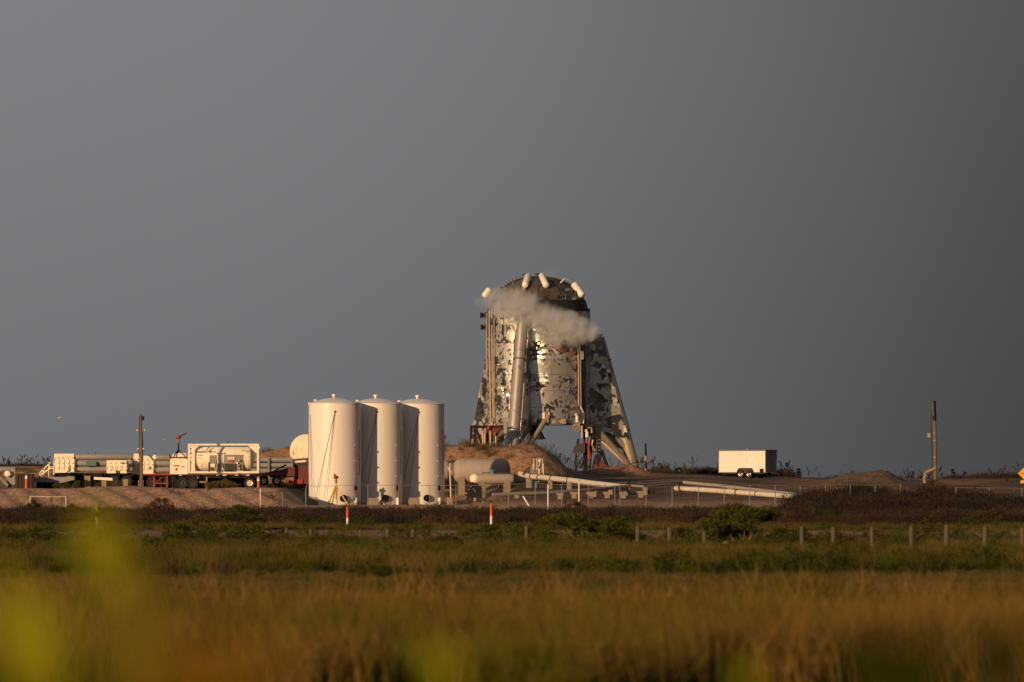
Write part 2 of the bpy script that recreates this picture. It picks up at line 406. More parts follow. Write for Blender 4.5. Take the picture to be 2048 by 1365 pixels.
def zone(x, y):
    """soil type colour (sand, turned earth, dark gravel, meadow litter)"""
    meadow = np.array([0.075, 0.050, 0.024]); sand = np.array([0.30, 0.19, 0.11]); earth = np.array([0.47, 0.295, 0.19]); dark = np.array([0.046, 0.041, 0.038]); berm = np.array([0.38, 0.225, 0.135]); dune = np.array([0.075, 0.055, 0.04])
    c = np.zeros(x.shape + (3,)); c[:] = meadow
    def lay(cc, col, w): return cc * (1 - w[..., None]) + col * w[..., None]
    jit = 6 * lump(x, y, 0.5, 8)
    path_ = sst(338, 352, y + jit) * (1 - sst(408, 418, y + jit * 0.6))
    c = lay(c, sand, path_)
    c = lay(c, earth, sst(592, 600, y))
    wr = sst(-3.5, 0.5, x) * sst(600, 622, y + jit * 0.4)
    c = lay(c, dark, wr * (0.75 + 0.25 * np.clip(lump(x, y, 0.9, 3), -1, 1)))
    hq = np.exp(-(((x - X(1725, 650)) / 4.6) ** 2 + ((y - 648) / 7.5) ** 2))
    c = lay(c, np.array([0.16, 0.11, 0.08]), np.clip(hq * 1.4, 0, 1))
    wl = (1 - sst(-17.5, -16, x)) * sst(633, 637, y)
    c = lay(c, np.array([0.20, 0.135, 0.09]), wl)
    pr = sst(664, 669, y) * (1 - sst(686, 691, y)) * (1 - sst(X(1120, 680), X(1150, 680), x))
    c = lay(c, berm, pr)
    gr = pr * sst(0.25, 0.6, lump(x, y, 1.3, 9) + 0.25 * sst(672, 680, y))
    c = lay(c, np.array([0.10, 0.085, 0.035]), gr * 0.85)
    for px_ in (1262, 1238, 1215, 1290): c = lay(c, berm * 0.9, np.clip(1.3 * np.exp(-(((x - X(px_, 690)) / 1.1) ** 2 + ((y - 691) / 2.4) ** 2)), 0, 1))
    c = lay(c, dune, sst(715, 745, y))
    c = c * (1 + 0.22 * lump(x, y, 3.1, 2))[..., None]
    return np.clip(c, 0.01, 0.9)

def axis_steps(parts):
    out = []
    for a, b, st in parts: out += list(np.arange(a, b, st))
    return np.array(out + [parts[-1][1]])
gx = axis_steps([(-9000, -1000, 2000), (-1000, -200, 200), (-200, -72, 16), (-72, 72, 0.6), (72, 200, 16), (200, 1000, 200), (1000, 9000, 2000)])
gy = axis_steps([(-400, 0, 100), (0, 80, 10), (80, 580, 4), (580, 700, 0.75), (700, 860, 2.5), (860, 1400, 30), (1400, 5000, 600), (5000, 25000, 5000)])
GX, GY = np.meshgrid(gx, gy)
GZ = gz(GX, GY)
nx, ny = len(gx), len(gy)
me = bpy.data.meshes.new('ground')
co = np.stack([GX, GY, GZ], -1).reshape(-1, 3)
idx = (np.arange(ny - 1)[:, None] * nx + np.arange(nx - 1)[None]).reshape(-1)
quads = np.stack([idx, idx + 1, idx + 1 + nx, idx + nx], 1)
me.vertices.add(len(co)); me.vertices.foreach_set('co', co.ravel())
me.loops.add(quads.size); me.loops.foreach_set('vertex_index', quads.ravel())
me.polygons.add(len(quads)); me.polygons.foreach_set('loop_start', np.arange(0, quads.size, 4)); me.polygons.foreach_set('loop_total', np.full(len(quads), 4))
me.polygons.foreach_set('use_smooth', np.ones(len(quads), bool))
me.update(); me.validate()
zc = zone(GX, GY).reshape(-1, 3)
ca = me.color_attributes.new('soil', 'FLOAT_COLOR', 'POINT')
ca.data.foreach_set('color', np.concatenate([zc, np.ones((len(zc), 1))], 1).astype(np.float32).ravel())
mg = bpy.data.materials.new('soil'); mg.use_nodes = True
t = mg.node_tree; b = t.nodes['Principled BSDF']; b.inputs['Roughness'].default_value = 0.95; b.inputs['Specular IOR Level'].default_value = 0.1
at = t.nodes.new('ShaderNodeAttribute'); at.attribute_name = 'soil'
n1 = t.nodes.new('ShaderNodeTexNoise'); n1.inputs['Scale'].default_value = 1.6; n1.inputs['Detail'].default_value = 8; n1.inputs['Roughness'].default_value = 0.7
tcg = t.nodes.new('ShaderNodeTexCoord'); t.links.new(tcg.outputs['Object'], n1.inputs['Vector'])
mrg = t.nodes.new('ShaderNodeMapRange'); mrg.inputs['From Min'].default_value = 0.3; mrg.inputs['From Max'].default_value = 0.7; mrg.inputs['To Min'].default_value = 0.62; mrg.inputs['To Max'].default_value = 1.35
t.links.new(n1.outputs[0], mrg.inputs['Value'])
vm = t.nodes.new('ShaderNodeVectorMath'); vm.operation = 'SCALE'
t.links.new(at.outputs['Color'], vm.inputs[0]); t.links.new(mrg.outputs[0], vm.inputs['Scale']); t.links.new(vm.outputs[0], b.inputs['Base Color'])
n2 = t.nodes.new('ShaderNodeTexNoise'); n2.inputs['Scale'].default_value = 2.4; n2.inputs['Detail'].default_value = 7
t.links.new(tcg.outputs['Object'], n2.inputs['Vector'])
bp = t.nodes.new('ShaderNodeBump'); bp.inputs['Strength'].default_value = 0.7; bp.inputs['Distance'].default_value = 0.25
t.links.new(n2.outputs[0], bp.inputs['Height']); t.links.new(bp.outputs[0], b.inputs['Normal'])
me.materials.append(mg)
ground = bpy.data.objects.new('ground', me); COL.objects.link(ground); tag(ground, kind='structure')

# road beyond the bollards
rd = MB()
xs = np.linspace(-120, 120, 60)
pts0 = [(x, 424 + 0.004 * x - 2, 0.06 + g1(x, 424)) for x in xs]; pts1 = [(x, 424 + 0.004 * x + 5, 0.06 + g1(x, 430)) for x in xs]
for i in range(59): rd.add([pts0[i], pts0[i + 1], pts1[i + 1], pts1[i]], [(0, 1, 2, 3)])
tag(rd.build('road', 'asphalt'), kind='structure')

# ================================================================ scattered ground cover
def src_coll(name, meshes):
    c = bpy.data.collections.new(name)
    for i, me_ in enumerate(meshes):
        o = bpy.data.objects.new('%s_%02d' % (name, i), me_); c.objects.link(o)
    return c
def mesh_np(name, v, f, m):
    me_ = bpy.data.meshes.new(name)
    v = np.asarray(v, np.float32); f = np.asarray(f, np.int32); k = f.shape[1]
    me_.vertices.add(len(v)); me_.vertices.foreach_set('co', v.ravel())
    me_.loops.add(f.size); me_.loops.foreach_set('vertex_index', f.ravel())
    me_.polygons.add(len(f)); me_.polygons.foreach_set('loop_start', np.arange(0, f.size, k)); me_.polygons.foreach_set('loop_total', np.full(len(f), k))
    me_.update(); me_.validate(); me_.materials.append(m); return me_
def blades(n, h, spread, w, lean, rng):
    """n curved blades: two quads and a tip each"""
    bx = rng.normal(0, spread, (n, 2)); a = rng.uniform(0, 2 * np.pi, n); hh = h * rng.uniform(0.55, 1.1, n); ln = lean * rng.uniform(0.2, 1.2, n) * hh
    fa = rng.uniform(0, 2 * np.pi, n); ww = w * rng.uniform(0.6, 1.3, n)
    V = []; Q = []
    for lv, (t_, wd) in enumerate(((0, 1.0), (0.5, 0.8), (1.0, 0.12))):
        cx = bx[:, 0] + np.cos(a) * ln * t_ ** 2; cy = bx[:, 1] + np.sin(a) * ln * t_ ** 2; cz = hh * t_
        dx = np.cos(fa) * ww * wd / 2; dy = np.sin(fa) * ww * wd / 2
        V.append(np.stack([cx - dx, cy - dy, cz], 1)); V.append(np.stack([cx + dx, cy + dy, cz], 1))
    V = np.concatenate(V); i = np.arange(n)
    for lv in (0, 1):
        q = lv * 2 * n; Q.append(np.stack([q + i, q + n + i, q + 3 * n + i, q + 2 * n + i], 1))
    return V, np.concatenate(Q)
def leaves(n, size, shape, rng, hollow=0.35, cone=0.0):
    """leaf-sized diamonds through an uneven lumpy crown"""
    ctr = rng.normal(0, 0.45, (9, 3)); ctr[:, 2] = rng.uniform(0.25, 0.85, 9)
    k = rng.integers(0, 9, n); d = rng.normal(0, 1, (n, 3)); d /= np.linalg.norm(d, axis=1)[:, None]
    p = ctr[k] + d * (rng.uniform(hollow, 1, n)[:, None]) * rng.uniform(0.22, 0.42, 9)[k][:, None]
    p = p * np.array(shape); p[:, 2] = np.abs(p[:, 2])
    u = rng.normal(0, 1, (n, 3)); u /= np.linalg.norm(u, axis=1)[:, None]
    w = np.cross(u, rng.normal(0, 1, (n, 3))); w /= np.linalg.norm(w, axis=1)[:, None]
    sz = size * rng.uniform(0.5, 1.3, n)[:, None]
    V = np.concatenate([p - u * sz, p + w * sz * 0.45, p + u * sz, p - w * sz * 0.45]); i = np.arange(n)
    return V, np.stack([i, i + n, i + 2 * n, i + 3 * n], 1)
def twigs(n, h, spread, rng, w=0.012):
    a = rng.uniform(0, 2 * np.pi, n); L = h * rng.uniform(0.5, 1.1, n); tl = rng.uniform(0.1, 0.9, n)
    b0 = rng.normal(0, spread * 0.35, (n, 2)); t0 = np.stack([b0[:, 0], b0[:, 1], rng.uniform(0, 0.35, n) * h], 1)
    t1 = t0 + np.stack([np.cos(a) * np.sin(tl) * L, np.sin(a) * np.sin(tl) * L, np.cos(tl) * L * 0.8], 1)
    s_ = np.stack([-np.sin(a), np.cos(a), np.zeros(n)], 1) * w
    V = np.concatenate([t0 - s_, t0 + s_, t1 + s_ * 0.3, t1 - s_ * 0.3]); i = np.arange(n)
    return V, np.stack([i, i + n, i + 2 * n, i + 3 * n], 1)
def join(*parts):
    V = []; Fc = []; o = 0
    for v, f in parts: V.append(v); Fc.append(f + o); o += len(v)
    return np.concatenate(V), np.concatenate(Fc)

def scatter(name, label, pts, sc, szz, tint, coll, cat):
    n = len(pts)
    me_ = bpy.data.meshes.new(name); me_.vertices.add(n); me_.vertices.foreach_set('co', np.asarray(pts, np.float32).ravel())
    for nm, arr, ty in (('sxy', sc, 'FLOAT'), ('sz', szz, 'FLOAT'), ('rot', RNG.uniform(0, 6.283, n), 'FLOAT'), ('tint', tint, 'FLOAT'), ('pick', RNG.integers(0, 64, n), 'INT')):
        a_ = me_.attributes.new(nm, ty, 'POINT'); a_.data.foreach_set('value', np.asarray(arr, np.int32 if ty == 'INT' else np.float32))
    o = bpy.data.objects.new(name, me_); COL.objects.link(o); tag(o, label, cat, kind='stuff')
    ng = bpy.data.node_groups.new(name + '_scatter', 'GeometryNodeTree')
    ng.interface.new_socket('Geometry', in_out='INPUT', socket_type='NodeSocketGeometry'); ng.interface.new_socket('Geometry', in_out='OUTPUT', socket_type='NodeSocketGeometry')
    N = ng.nodes.new; L = ng.links.new
    gi = N('NodeGroupInput'); go = N('NodeGroupOutput'); iop = N('GeometryNodeInstanceOnPoints'); ci = N('GeometryNodeCollectionInfo')
    ci.inputs['Collection'].default_value = coll; ci.inputs['Separate Children'].default_value = True; ci.inputs['Reset Children'].default_value = True
    def na(nm, ty='FLOAT'):
        q = N('GeometryNodeInputNamedAttribute'); q.data_type = ty; q.inputs['Name'].default_value = nm; return q.outputs['Attribute']
    cs = N('ShaderNodeCombineXYZ'); s1 = na('sxy'); L(s1, cs.inputs[0]); L(s1, cs.inputs[1]); L(na('sz'), cs.inputs[2])
    cr = N('ShaderNodeCombineXYZ'); L(na('rot'), cr.inputs[2])
    iop.inputs['Pick Instance'].default_value = True
    L(gi.outputs[0], iop.inputs['Points']); L(ci.outputs[0], iop.inputs['Instance']); L(na('pick', 'INT'), iop.inputs['Instance Index'])
    L(cr.outputs[0], iop.inputs['Rotation']); L(cs.outputs[0], iop.inputs['Scale']); L(iop.outputs[0], go.inputs[0])
    md = o.modifiers.new('scatter', 'NODES'); md.node_group = ng
    return o
def strip_pts(n, d0, d1, margin=0.10, power=1.0, x0=None, x1=None):
    """random ground points, even over the seen wedge between two distances"""
    d = d0 + (d1 - d0) * RNG.uniform(0, 1, n) ** power
    half = (1024 / F) * d * (1 + margin) + 1.5
    if x0 is None: x = RNG.uniform(-1, 1, n) * half
    else: x = (RNG.uniform(x0, x1, n) - 1024) * d / F
    return x, d

M['tallgrass'] = leaf_mat('tall_grass', (0.215, 0.135, 0.042), (0.096, 0.106, 0.014), transl=0.3)
M['sage'] = leaf_mat('sage_grass', (0.145, 0.105, 0.040), (0.070, 0.074, 0.022), transl=0.2)
M['greengrass'] = leaf_mat('green_grass', (0.145, 0.110, 0.036), (0.048, 0.064, 0.010), transl=0.25)
M['brush'] = leaf_mat('dry_brush', (0.056, 0.040, 0.032), (0.026, 0.022, 0.020), transl=0.1)
M['redbrush'] = leaf_mat('red_brush', (0.12, 0.068, 0.046), (0.055, 0.034, 0.028), transl=0.1)
M['shrub'] = leaf_mat('shrub_leaf', (0.080, 0.086, 0.016), (0.028, 0.040, 0.009), transl=0.25)
M['duneveg'] = leaf_mat('dune_plants', (0.10, 0.065, 0.04), (0.05, 0.045, 0.03), transl=0.1)

rg = np.random.default_rng(3)
c_tall = src_coll('src_tall', [mesh_np('tall_clump', *blades(46, 1.0, 0.20, 0.020, 0.45, rg), M['tallgrass']) for _ in range(7)])
c_sage = src_coll('src_sage', [mesh_np('sage_clump', *join(blades(30, 0.5, 0.22, 0.02, 0.5, rg), leaves(90, 0.035, (0.55, 0.55, 0.42), rg)), M['sage']) for _ in range(6)])
c_green = src_coll('src_green', [mesh_np('green_clump', *blades(48, 0.85, 0.26, 0.022, 0.45, rg), M['greengrass']) for _ in range(7)])
c_brush = src_coll('src_brush', [mesh_np('brush_clump', *join(twigs(70, 0.9, 0.9, rg), leaves(230, 0.05, (0.85, 0.85, 0.75), rg)), M['brush']) for _ in range(7)])
c_leaf = src_coll('src_leaf', [mesh_np('leaf_clump', *join(twigs(12, 0.6, 0.5, rg), leaves(300, 0.055, (0.7, 0.7, 0.75), rg)), M['shrub']) for _ in range(6)])
c_red = src_coll('src_red', [mesh_np('red_clump', *join(twigs(60, 0.8, 0.8, rg), leaves(200, 0.05, (0.8, 0.8, 0.7), rg)), M['redbrush']) for _ in range(5)])
c_stalk = src_coll('src_stalk', [mesh_np('stalk_clump', *blades(16, 1.0, 0.16, 0.030, 0.35, rg), M['tallgrass']) for _ in range(6)])
def oat(rng):
    mb_v = []; mb_f = []; o = 0
    for k in range(4):
        a = rng.uniform(0, 6.28); L = rng.uniform(0.9, 1.6); ln = rng.uniform(0.1, 0.5); b0 = rng.normal(0, 0.25, 2)
        pr = [np.array([b0[0] + np.cos(a) * ln * t_ ** 2.2, b0[1] + np.sin(a) * ln * t_ ** 2.2, L * (t_ - 0.25 * max(0, t_ - 0.7))]) for t_ in (0, .35, .7, 1.0)]
        for i in range(3):
            w = 0.009
            v = [pr[i] + [-w, 0, 0], pr[i] + [w, 0, 0], pr[i + 1] + [w, 0, 0], pr[i + 1] + [-w, 0, 0]]
            mb_v += v; mb_f.append([o, o + 1, o + 2, o + 3]); o += 4
        for i in range(9):      # drooping seed head
            t_ = 0.72 + 0.04 * i; c = pr[2] + (pr[3] - pr[2]) * min(1.15, (t_ - 0.7) / 0.3); q = rng.normal(0, 0.035, 3)
            v = [c + q + [-0.05, 0, -0.03], c + q + [0, 0.02, 0.03], c + q + [0.05, 0, 0.0], c + q + [0, -0.02, -0.06]]
            mb_v += v; mb_f.append([o, o + 1, o + 2, o + 3]); o += 4
    return np.array(mb_v), np.array(mb_f)
c_oat = src_coll('src_oat', [mesh_np('sea_oat', *oat(rg), M['duneveg']) for _ in range(6)])

def field(name, label, n, d0, d1, coll, s0, s1, cat='grass', power=1.0, x0=None, x1=None, patch=0.0, tint_k=0.5, keep=None, lift=0.0, ytop=None):
    x, y = strip_pts(n, d0, d1, power=power, x0=x0, x1=x1)
    if patch:
        ok = lump(x, y, 0.25, 3) + 0.5 * lump(x, y, 0.6, 1) + RNG.normal(0, 0.25, len(x)) > patch
        x, y = x[ok], y[ok]
    if keep is not None:
        ok = keep(x, y); x, y = x[ok], y[ok]
    y = y + 0.06 * d0 * (0.7 * lump(x, y * 0, 0.45, 2 + d0 % 7) + 0.5 * lump(x, y * 0, 1.6, d0 % 5)); n = len(x); sz = RNG.uniform(s0, s1, n) * np.clip(1 + 0.38 * lump(x, y * 0.5, 0.5, 7) + 0.4 * lump(x, y * 0.5, 1.5, 3), 0.35, 1.9)
    if ytop: sz = np.minimum(sz, np.clip(CAMZ - (ytop - YH + 16 * lump(x, y * 0.6, 0.55, 4) + 10 * lump(x, y * 0.5, 1.7, 6) + RNG.normal(0, 6, n)) * y / F, 0.08, 3))
    tint = np.clip(tint_k + 0.55 * lump(x, y * 0.35, 0.55, 5) + 0.75 * lump(x, y * 0.3, 1.9, 2) + RNG.normal(0, 0.2, n), 0, 1)
    z = gz(x, y) - 0.02 + lift
    return scatter(name, label, np.stack([x, y, z], 1), sz * RNG.uniform(0.9, 1.25, n), sz, tint, coll, cat)
# ================================================================ the hopper rocket
D = 700.0
HX = X(1077, D)
HG = 3.38
RAD = 4.5
def hz(py): return Z(py, D)
hop = thing('test_rocket', 'squat stainless steel hopper rocket with buckled shiny skin and three splayed legs', 'rocket', (HX, D, HG))
def cyl(az, r, z): return Vector((HX + r * math.cos(R(az)), D + r * math.sin(R(az)), z))
zb, zt = hz(850), hz(618)
hull = MB().axial((HX, D, zb + 0.02), (0, 0, 1), [(0, RAD - 0.06), (zt - zb - 0.02, RAD - 0.06)], 72, (True, True)).build('hull', 'darkgrey', hop)
seams = [850, 816, 783, 751, 722, 687, 652, 618]
rs = random.Random(5)
for i in range(7):
    z0, z1 = hz(seams[i]) + 0.012, hz(seams[i + 1]) - 0.012
    off = rs.uniform(0, 40)
    for k in range(9):
        a0, a1 = off + k * 40 + 0.12, off + (k + 1) * 40 - 0.12
        m = MB(); rows = []
        nu, nv = 14, 4
        bul = rs.uniform(-0.012, 0.02)
        for j in range(nv + 1):
            row = []
            for u in range(nu + 1):
                dent = 0.02 * math.sin(u * 1.7 + k) * math.sin(j * 2.1 + i) + 0.012 * rs.uniform(-1, 1)
                if j in (0, nv) or u in (0, nu): dent = 0
                row.append(cyl(a0 + (a1 - a0) * u / nu, RAD + bul * math.sin(math.pi * j / nv) + dent, z0 + (z1 - z0) * j / nv))
            rows.append(row)
        m.rings(rows, (False, False), close=False)
        m.build('skin_plate', 'steel', hull, ang=80)
# dome
prof = []
dome_h = hz(553) - zt
for q in range(13):
    a = R(90) * q / 12
    prof.append((dome_h * math.sin(a), max(0.02, (RAD - 0.26) * math.cos(a) ** 1.06)))
dome = MB().axial((HX, D, zt), (0, 0, 1), prof, 72, (False, True)).build('dome', 'dome', hop)
zbnd = hz(600) - zt
MB().axial((HX, D, zt - 0.25), (0, 0, 1), [(0, RAD + 0.015), (0.26, RAD + 0.015), (0.27, RAD - 0.16), (0.95, RAD - 0.36), (0.95, RAD - 0.5)], 72, (False, False)).build('collar_band', 'domeband', dome)
for az in range(0, 360, 30):
    pts = [Vector((HX + (r + 0.02) * math.cos(R(az)), D + (r + 0.02) * math.sin(R(az)), zt + t_ + 0.02)) for t_, r in prof[3:12]]
    MB().path(pts, 0.03, 5).build('weld_seam', 'domeband', dome)
def on_dome(px, py, dy=-1):
    """point of the dome's camera side at a pixel"""
    x = X(px, D) - HX; z = hz(py) - zt
    s_ = max(0.0, min(1.0, z / dome_h)); rr = (RAD - 0.22) * max(0.0, (1 - s_ ** 2)) ** 0.5
    y = -math.sqrt(max(0.0, rr * rr - x * x)) if rr > abs(x) else 0
    return Vector((HX + x, D + y, zt + z))
for p0, p1, w in (((1058, 559), (1051, 581), 6.6), ((1082, 558), (1092, 581), 6.6), ((1141, 573), (1161, 600), 7.2), ((987, 582), (973, 600), 6.8)):
    a, b = on_dome(*p0), on_dome(*p1)
    nrm = ((a + b) / 2 - Vector((HX, D, zt - 2.0))).normalized() * 0.34
    v = MB().capsule(a + nrm, b + nrm, S(w, D), 16, 0.55).build('pressure_bottle', 'white_gloss', hop)
    for f_ in (0.25, 0.75):
        MB().tube(a.lerp(b, f_) - nrm * 0.5, a.lerp(b, f_) + nrm, 0.09, n=6).build('bracket', 'grey', v)
# plumbing on the crown
yc = D - 0.6
def Q(px, py, y=yc): return Vector((X(px, y), y, Z(py, y)))
MB().path([Q(1044, 552), Q(1045, 549), Q(1050, 548), Q(1052, 553), Q(1053, 559)], 0.05, 6).build('vent_pipe', 'darkgrey', hop)
MB().tube(Q(1074, 561), Q(1075, 550), 0.16, n=8).tube(Q(1075, 550), Q(1075, 546.5), 0.22, n=8).build('relief_valve', 'darkgrey', hop)
MB().path([Q(1060, 560), Q(1066, 557), Q(1072, 559), Q(1079, 555), Q(1080, 549)], 0.06, 6).build('vent_pipe', 'galv', hop)
MB().box(Q(1067, 557), (0.35, 0.3, 0.3)).build('valve_box', 'darkgrey', hop)
for k, (px, py) in enumerate(((1008, 575), (1013, 571), (1018, 567.5), (1024, 564.5), (1030, 562))):
    MB().ball(on_dome(px, py) + Vector((0, -0.05, 0.1)), 0.13, 8, 5).build('cable_clamp', 'galv', hop)
for px, py in ((1098, 561), (1103, 563), (1110, 564), (1134, 583), (1148, 601)):
    MB().box(on_dome(px, py) + Vector((0, -0.05, 0.08)), (0.32, 0.3, 0.22)).build('sensor_box', 'chrome' if px > 1120 else 'black', hop)
MB().path([on_dome(1121, 570) + Vector((0, 0, .12)), on_dome(1128, 571) + Vector((0, 0, .5)), on_dome(1140, 573) + Vector((0, 0, .45))], 0.07, 6).build('vent_pipe', 'cream', hop)
rc = random.Random(21)
for k in range(22):          # small fittings that break the dome's outline
    px = rc.uniform(1000, 1156); zz = rc.uniform(0.15, 0.97)
    xx = X(px, D) - HX; rr = (RAD - 0.26) * math.sqrt(max(0.0, 1 - zz ** 2))
    if rr < abs(xx): zz = math.sqrt(max(0.0, 1 - (xx / (RAD - 0.26)) ** 2)) * 0.97; rr = abs(xx) + 0.01
    p_ = Vector((HX + xx, D - math.sqrt(max(0.0, rr * rr - xx * xx)), zt + dome_h * zz))
    if k % 3: MB().box(p_, (rc.uniform(.12, .3), rc.uniform(.12, .3), rc.uniform(.14, .34)), rz=rc.uniform(0, 1.5)).build('sensor_box', rc.choice(['black', 'darkgrey', 'grey']), hop)
    else: MB().path([p_, p_ + Vector((rc.uniform(-.1, .1), 0, rc.uniform(.2, .42))), p_ + Vector((rc.uniform(-.35, .35), -.05, rc.uniform(.2, .35)))], .035, 5).build('vent_pipe', rc.choice(['grey', 'darkgrey', 'galv']), hop)
# thruster pods on the shoulders
for px, py, s_ in ((966, 631, 1), (967, 655, 1), (1169, 628, 1.25), (1170, 618, 0.8)):
    c = Vector((X(px, D - 0.4), D - 0.4, Z(py, D - 0.4)))
    pod = MB().axial(c, (-1 if px < 1000 else 1, -0.25, 0), [(-0.5, 0.12), (-0.05, 0.14), (0.2 * s_, 0.26 * s_)], 12).build('thruster', 'black', hop)
    MB().box(c + Vector((0.25 if px < 1000 else -0.25, 0.05, 0)), (0.3, 0.3, 0.55)).build('bracket', 'darkgrey', pod)
# legs
AZ = [-106, 14, 134]
ztop, zft = hz(640), HG + 0.45
def legax(az, z):
    t_ = (z - zft) / (ztop - zft); return cyl(az, 8.55 + (5.0 - 8.55) * t_, z)
for li, az in enumerate(AZ):
    zsp = hz(868); ztl = ztop if li == 0 else hz(676)
    leg = MB().tube(legax(az, zft), legax(az, zsp), 0.54, 0.54, 24).build('leg', 'legpipe', hop)
    MB().tube(legax(az, zsp - 0.02), legax(az, ztl), 0.575, 0.51, 24).build('nose_fairing', 'nose', leg)
    for f_ in (0.02, 0.24, 0.72):
        zz = zft + (ztop - zft) * f_; a_, b_ = legax(az, zz - 0.04), legax(az, zz + 0.04)
        MB().tube(a_, b_, 0.60, 0.59, 24).build('flange', 'darkgrey', leg)
    MB().tube(legax(az, ztl), legax(az, ztl) + Vector((0, 0, 0.3)) - (cyl(az, 0.25, 0) - Vector((HX, D, 0))), 0.51, 0.15, 24).build('leg_cap', 'nose', leg)
    ft = cyl(az, 8.55, HG)
    MB().axial(ft, (0, 0, 1), [(0.0, 1.0), (0.14, 1.0), (0.2, 0.55), (0.6, 0.5)], 20).build('foot', 'grey', leg)
    # fin skin, both faces, in strips
    zlow, zhi = hz(858), hz(660 if li == 0 else 682)
    ns = 8
    for sgn in (-1, 1):
        for k in range(ns):
            z0 = zlow + (zhi - zlow) * k / ns + 0.012; z1 = zlow + (zhi - zlow) * (k + 1) / ns - 0.012
            def edge(z):
                body = cyl(az + sgn * 7, RAD + 0.05, z)
                drop = 0.95 * (1 - (z - zlow) / (zhi - zlow)) ** 1.2
                side = cyl(az + 90, 1, 0) - Vector((HX, D, 0))
                tip = legax(az, z - drop) + side * sgn * 0.585 + (cyl(az, 1, 0) - Vector((HX, D, 0))) * 0.12
                return body, tip
            b0, t0 = edge(z0); b1, t1 = edge(z1)
            m = MB(); nu = 7; rows = []
            out = (t0 - b0).cross(Vector((0, 0, 1))).normalized() * 0.025
            for b_, tt in ((b0, t0), (b1, t1)):
                rows.append([b_.lerp(tt, u / nu) + out * 0.5 * rs.uniform(-1, 1) for u in range(nu + 1)])
            m.rings(rows, (False, False), close=False)
            o = m.build('fin_panel', 'finsteel', leg, smooth=False)
            md = o.modifiers.new('sheet', 'SOLIDIFY'); md.thickness = 0.02; md.offset = 0
    # struts from the foot to the hull base
    for sgn in (-1, 1):
        top = cyl(az + sgn * 26, RAD - 0.15, hz(836))
        st = MB().tube(cyl(az, 8.0, HG + 0.7) + (cyl(az + 90, 0.35 * sgn, 0) - Vector((HX, D, 0))), top, 0.24, 0.24, 14).build('strut', 'legpipe', leg)
        MB().ball(top, 0.3, 12, 6).build('strut_socket', 'legpipe', st)
    ins = cyl(az, RAD - 0.6, zb - 0.1)
    MB().tube(cyl(az, 7.9, HG + 2.2), ins, 0.42, 0.55, 14).build('thrust_strut', 'equip', leg)
# skirt and nozzle
noz = Vector((X(1071, D), D, zb))
MB().axial(noz, (0, 0, -1), [(0, 0.30), (0.25, 0.32), (0.5, 0.48), (0.9, 0.70), (1.28, 0.88), (1.28, 0.80)], 28, (True, False)).build('engine_nozzle', 'darkgrey', hop)
MB().axial((HX, D, zb - 0.03), (0, 0, 1), [(0, RAD + 0.02), (0.14, RAD + 0.02)], 72, (True, False)).build('base_ring', 'grey', hop)
for px, py in ((1093, 842), (1128, 844), (1060, 842), (1010, 842)):
    x = X(px, D - 4) - HX; y = -math.sqrt(RAD ** 2 - x * x) - 0.12
    MB().box((HX + x, D + y, hz(py)), (0.34, 0.3, 0.42)).build('lug', 'copper', hop)
def on_body(px, py, out=0.12):
    x = max(-RAD + .01, min(RAD - .01, X(px, D - 3) - HX)); y = -math.sqrt(RAD ** 2 - x * x)
    n_ = Vector((x, y, 0)).normalized(); return Vector((HX, D, hz(py))) + n_ * (RAD + out)
# pipe runs up the skin
for pts, r, mt in ((((983, 622), (983, 700), (984.5, 760), (985.5, 855)), 0.075, 'copper'), (((987.5, 622), (988, 700), (989, 760), (990.5, 855)), 0.06, 'copper'),
                   (((978.5, 628), (977.5, 700), (977.8, 752)), 0.05, 'copper'), (((992, 640), (992, 850)), 0.05, 'grey'), (((981, 622), (981, 676)), 0.09, 'black'),
                   (((1153, 690), (1154, 760), (1154, 812)), 0.06, 'copper'), (((1156, 692), (1157, 760), (1158, 815), (1164, 828), (1163, 848)), 0.06, 'white_gloss'),
                   (((1007, 641), (1007, 650)), 0.09, 'chrome'), (((1003, 640), (1003, 648)), 0.06, 'chrome'), (((1008, 652), (1008, 672)), 0.07, 'black')):
    MB().path([on_body(*p, out=0.2) for p in pts], r, 8).build('feed_pipe', mt, hop)
for px, y0, y1, w in ((1163, 690, 848, 7), (1170, 690, 850, 4)):
    a = on_body(px, y0, 0.06); b = on_body(px, y1, 0.06)
    MB().bar(a, b, S(w, D), 0.22).build('raceway', 'darkgrey' if w > 5 else 'grey', hop)
MB().box(on_body(1158, 712, 0.16), (0.55, 0.35, 0.75)).build('junction_box', 'greytube', hop)
MB().box(on_body(988, 645, 0.16), (0.5, 0.35, 0.55)).build('junction_box', 'darkgrey', hop)
hn = on_body(1121, 693, 0.0)
hdir = (hn - Vector((HX, D, hn.z))).normalized()
hat = MB().axial(hn - hdir * 0.1, hdir, [(0, 0.62), (0.22, 0.62), (0.25, 0.50), (0.30, 0.0)], 28).build('hatch_cover', 'hatch', hop)
MB().axial(hn + hdir * 0.1, hdir, [(0, 0.22), (0.16, 0.2)], 12).build('hatch_wheel', 'darkgrey', hat)
for px, py in ((1104, 694), (1108, 682), (1143, 702), (1147, 706)):
    MB().ball(on_body(px, py, 0.05), 0.24, 8, 5, (1, 0.7, 0.9)).build('umbilical_port', 'hatch', hop)
MB().box(on_body(1083, 833, 0.06), (0.55, 0.12, 0.5)).build('patch_plate', 'white', hop)

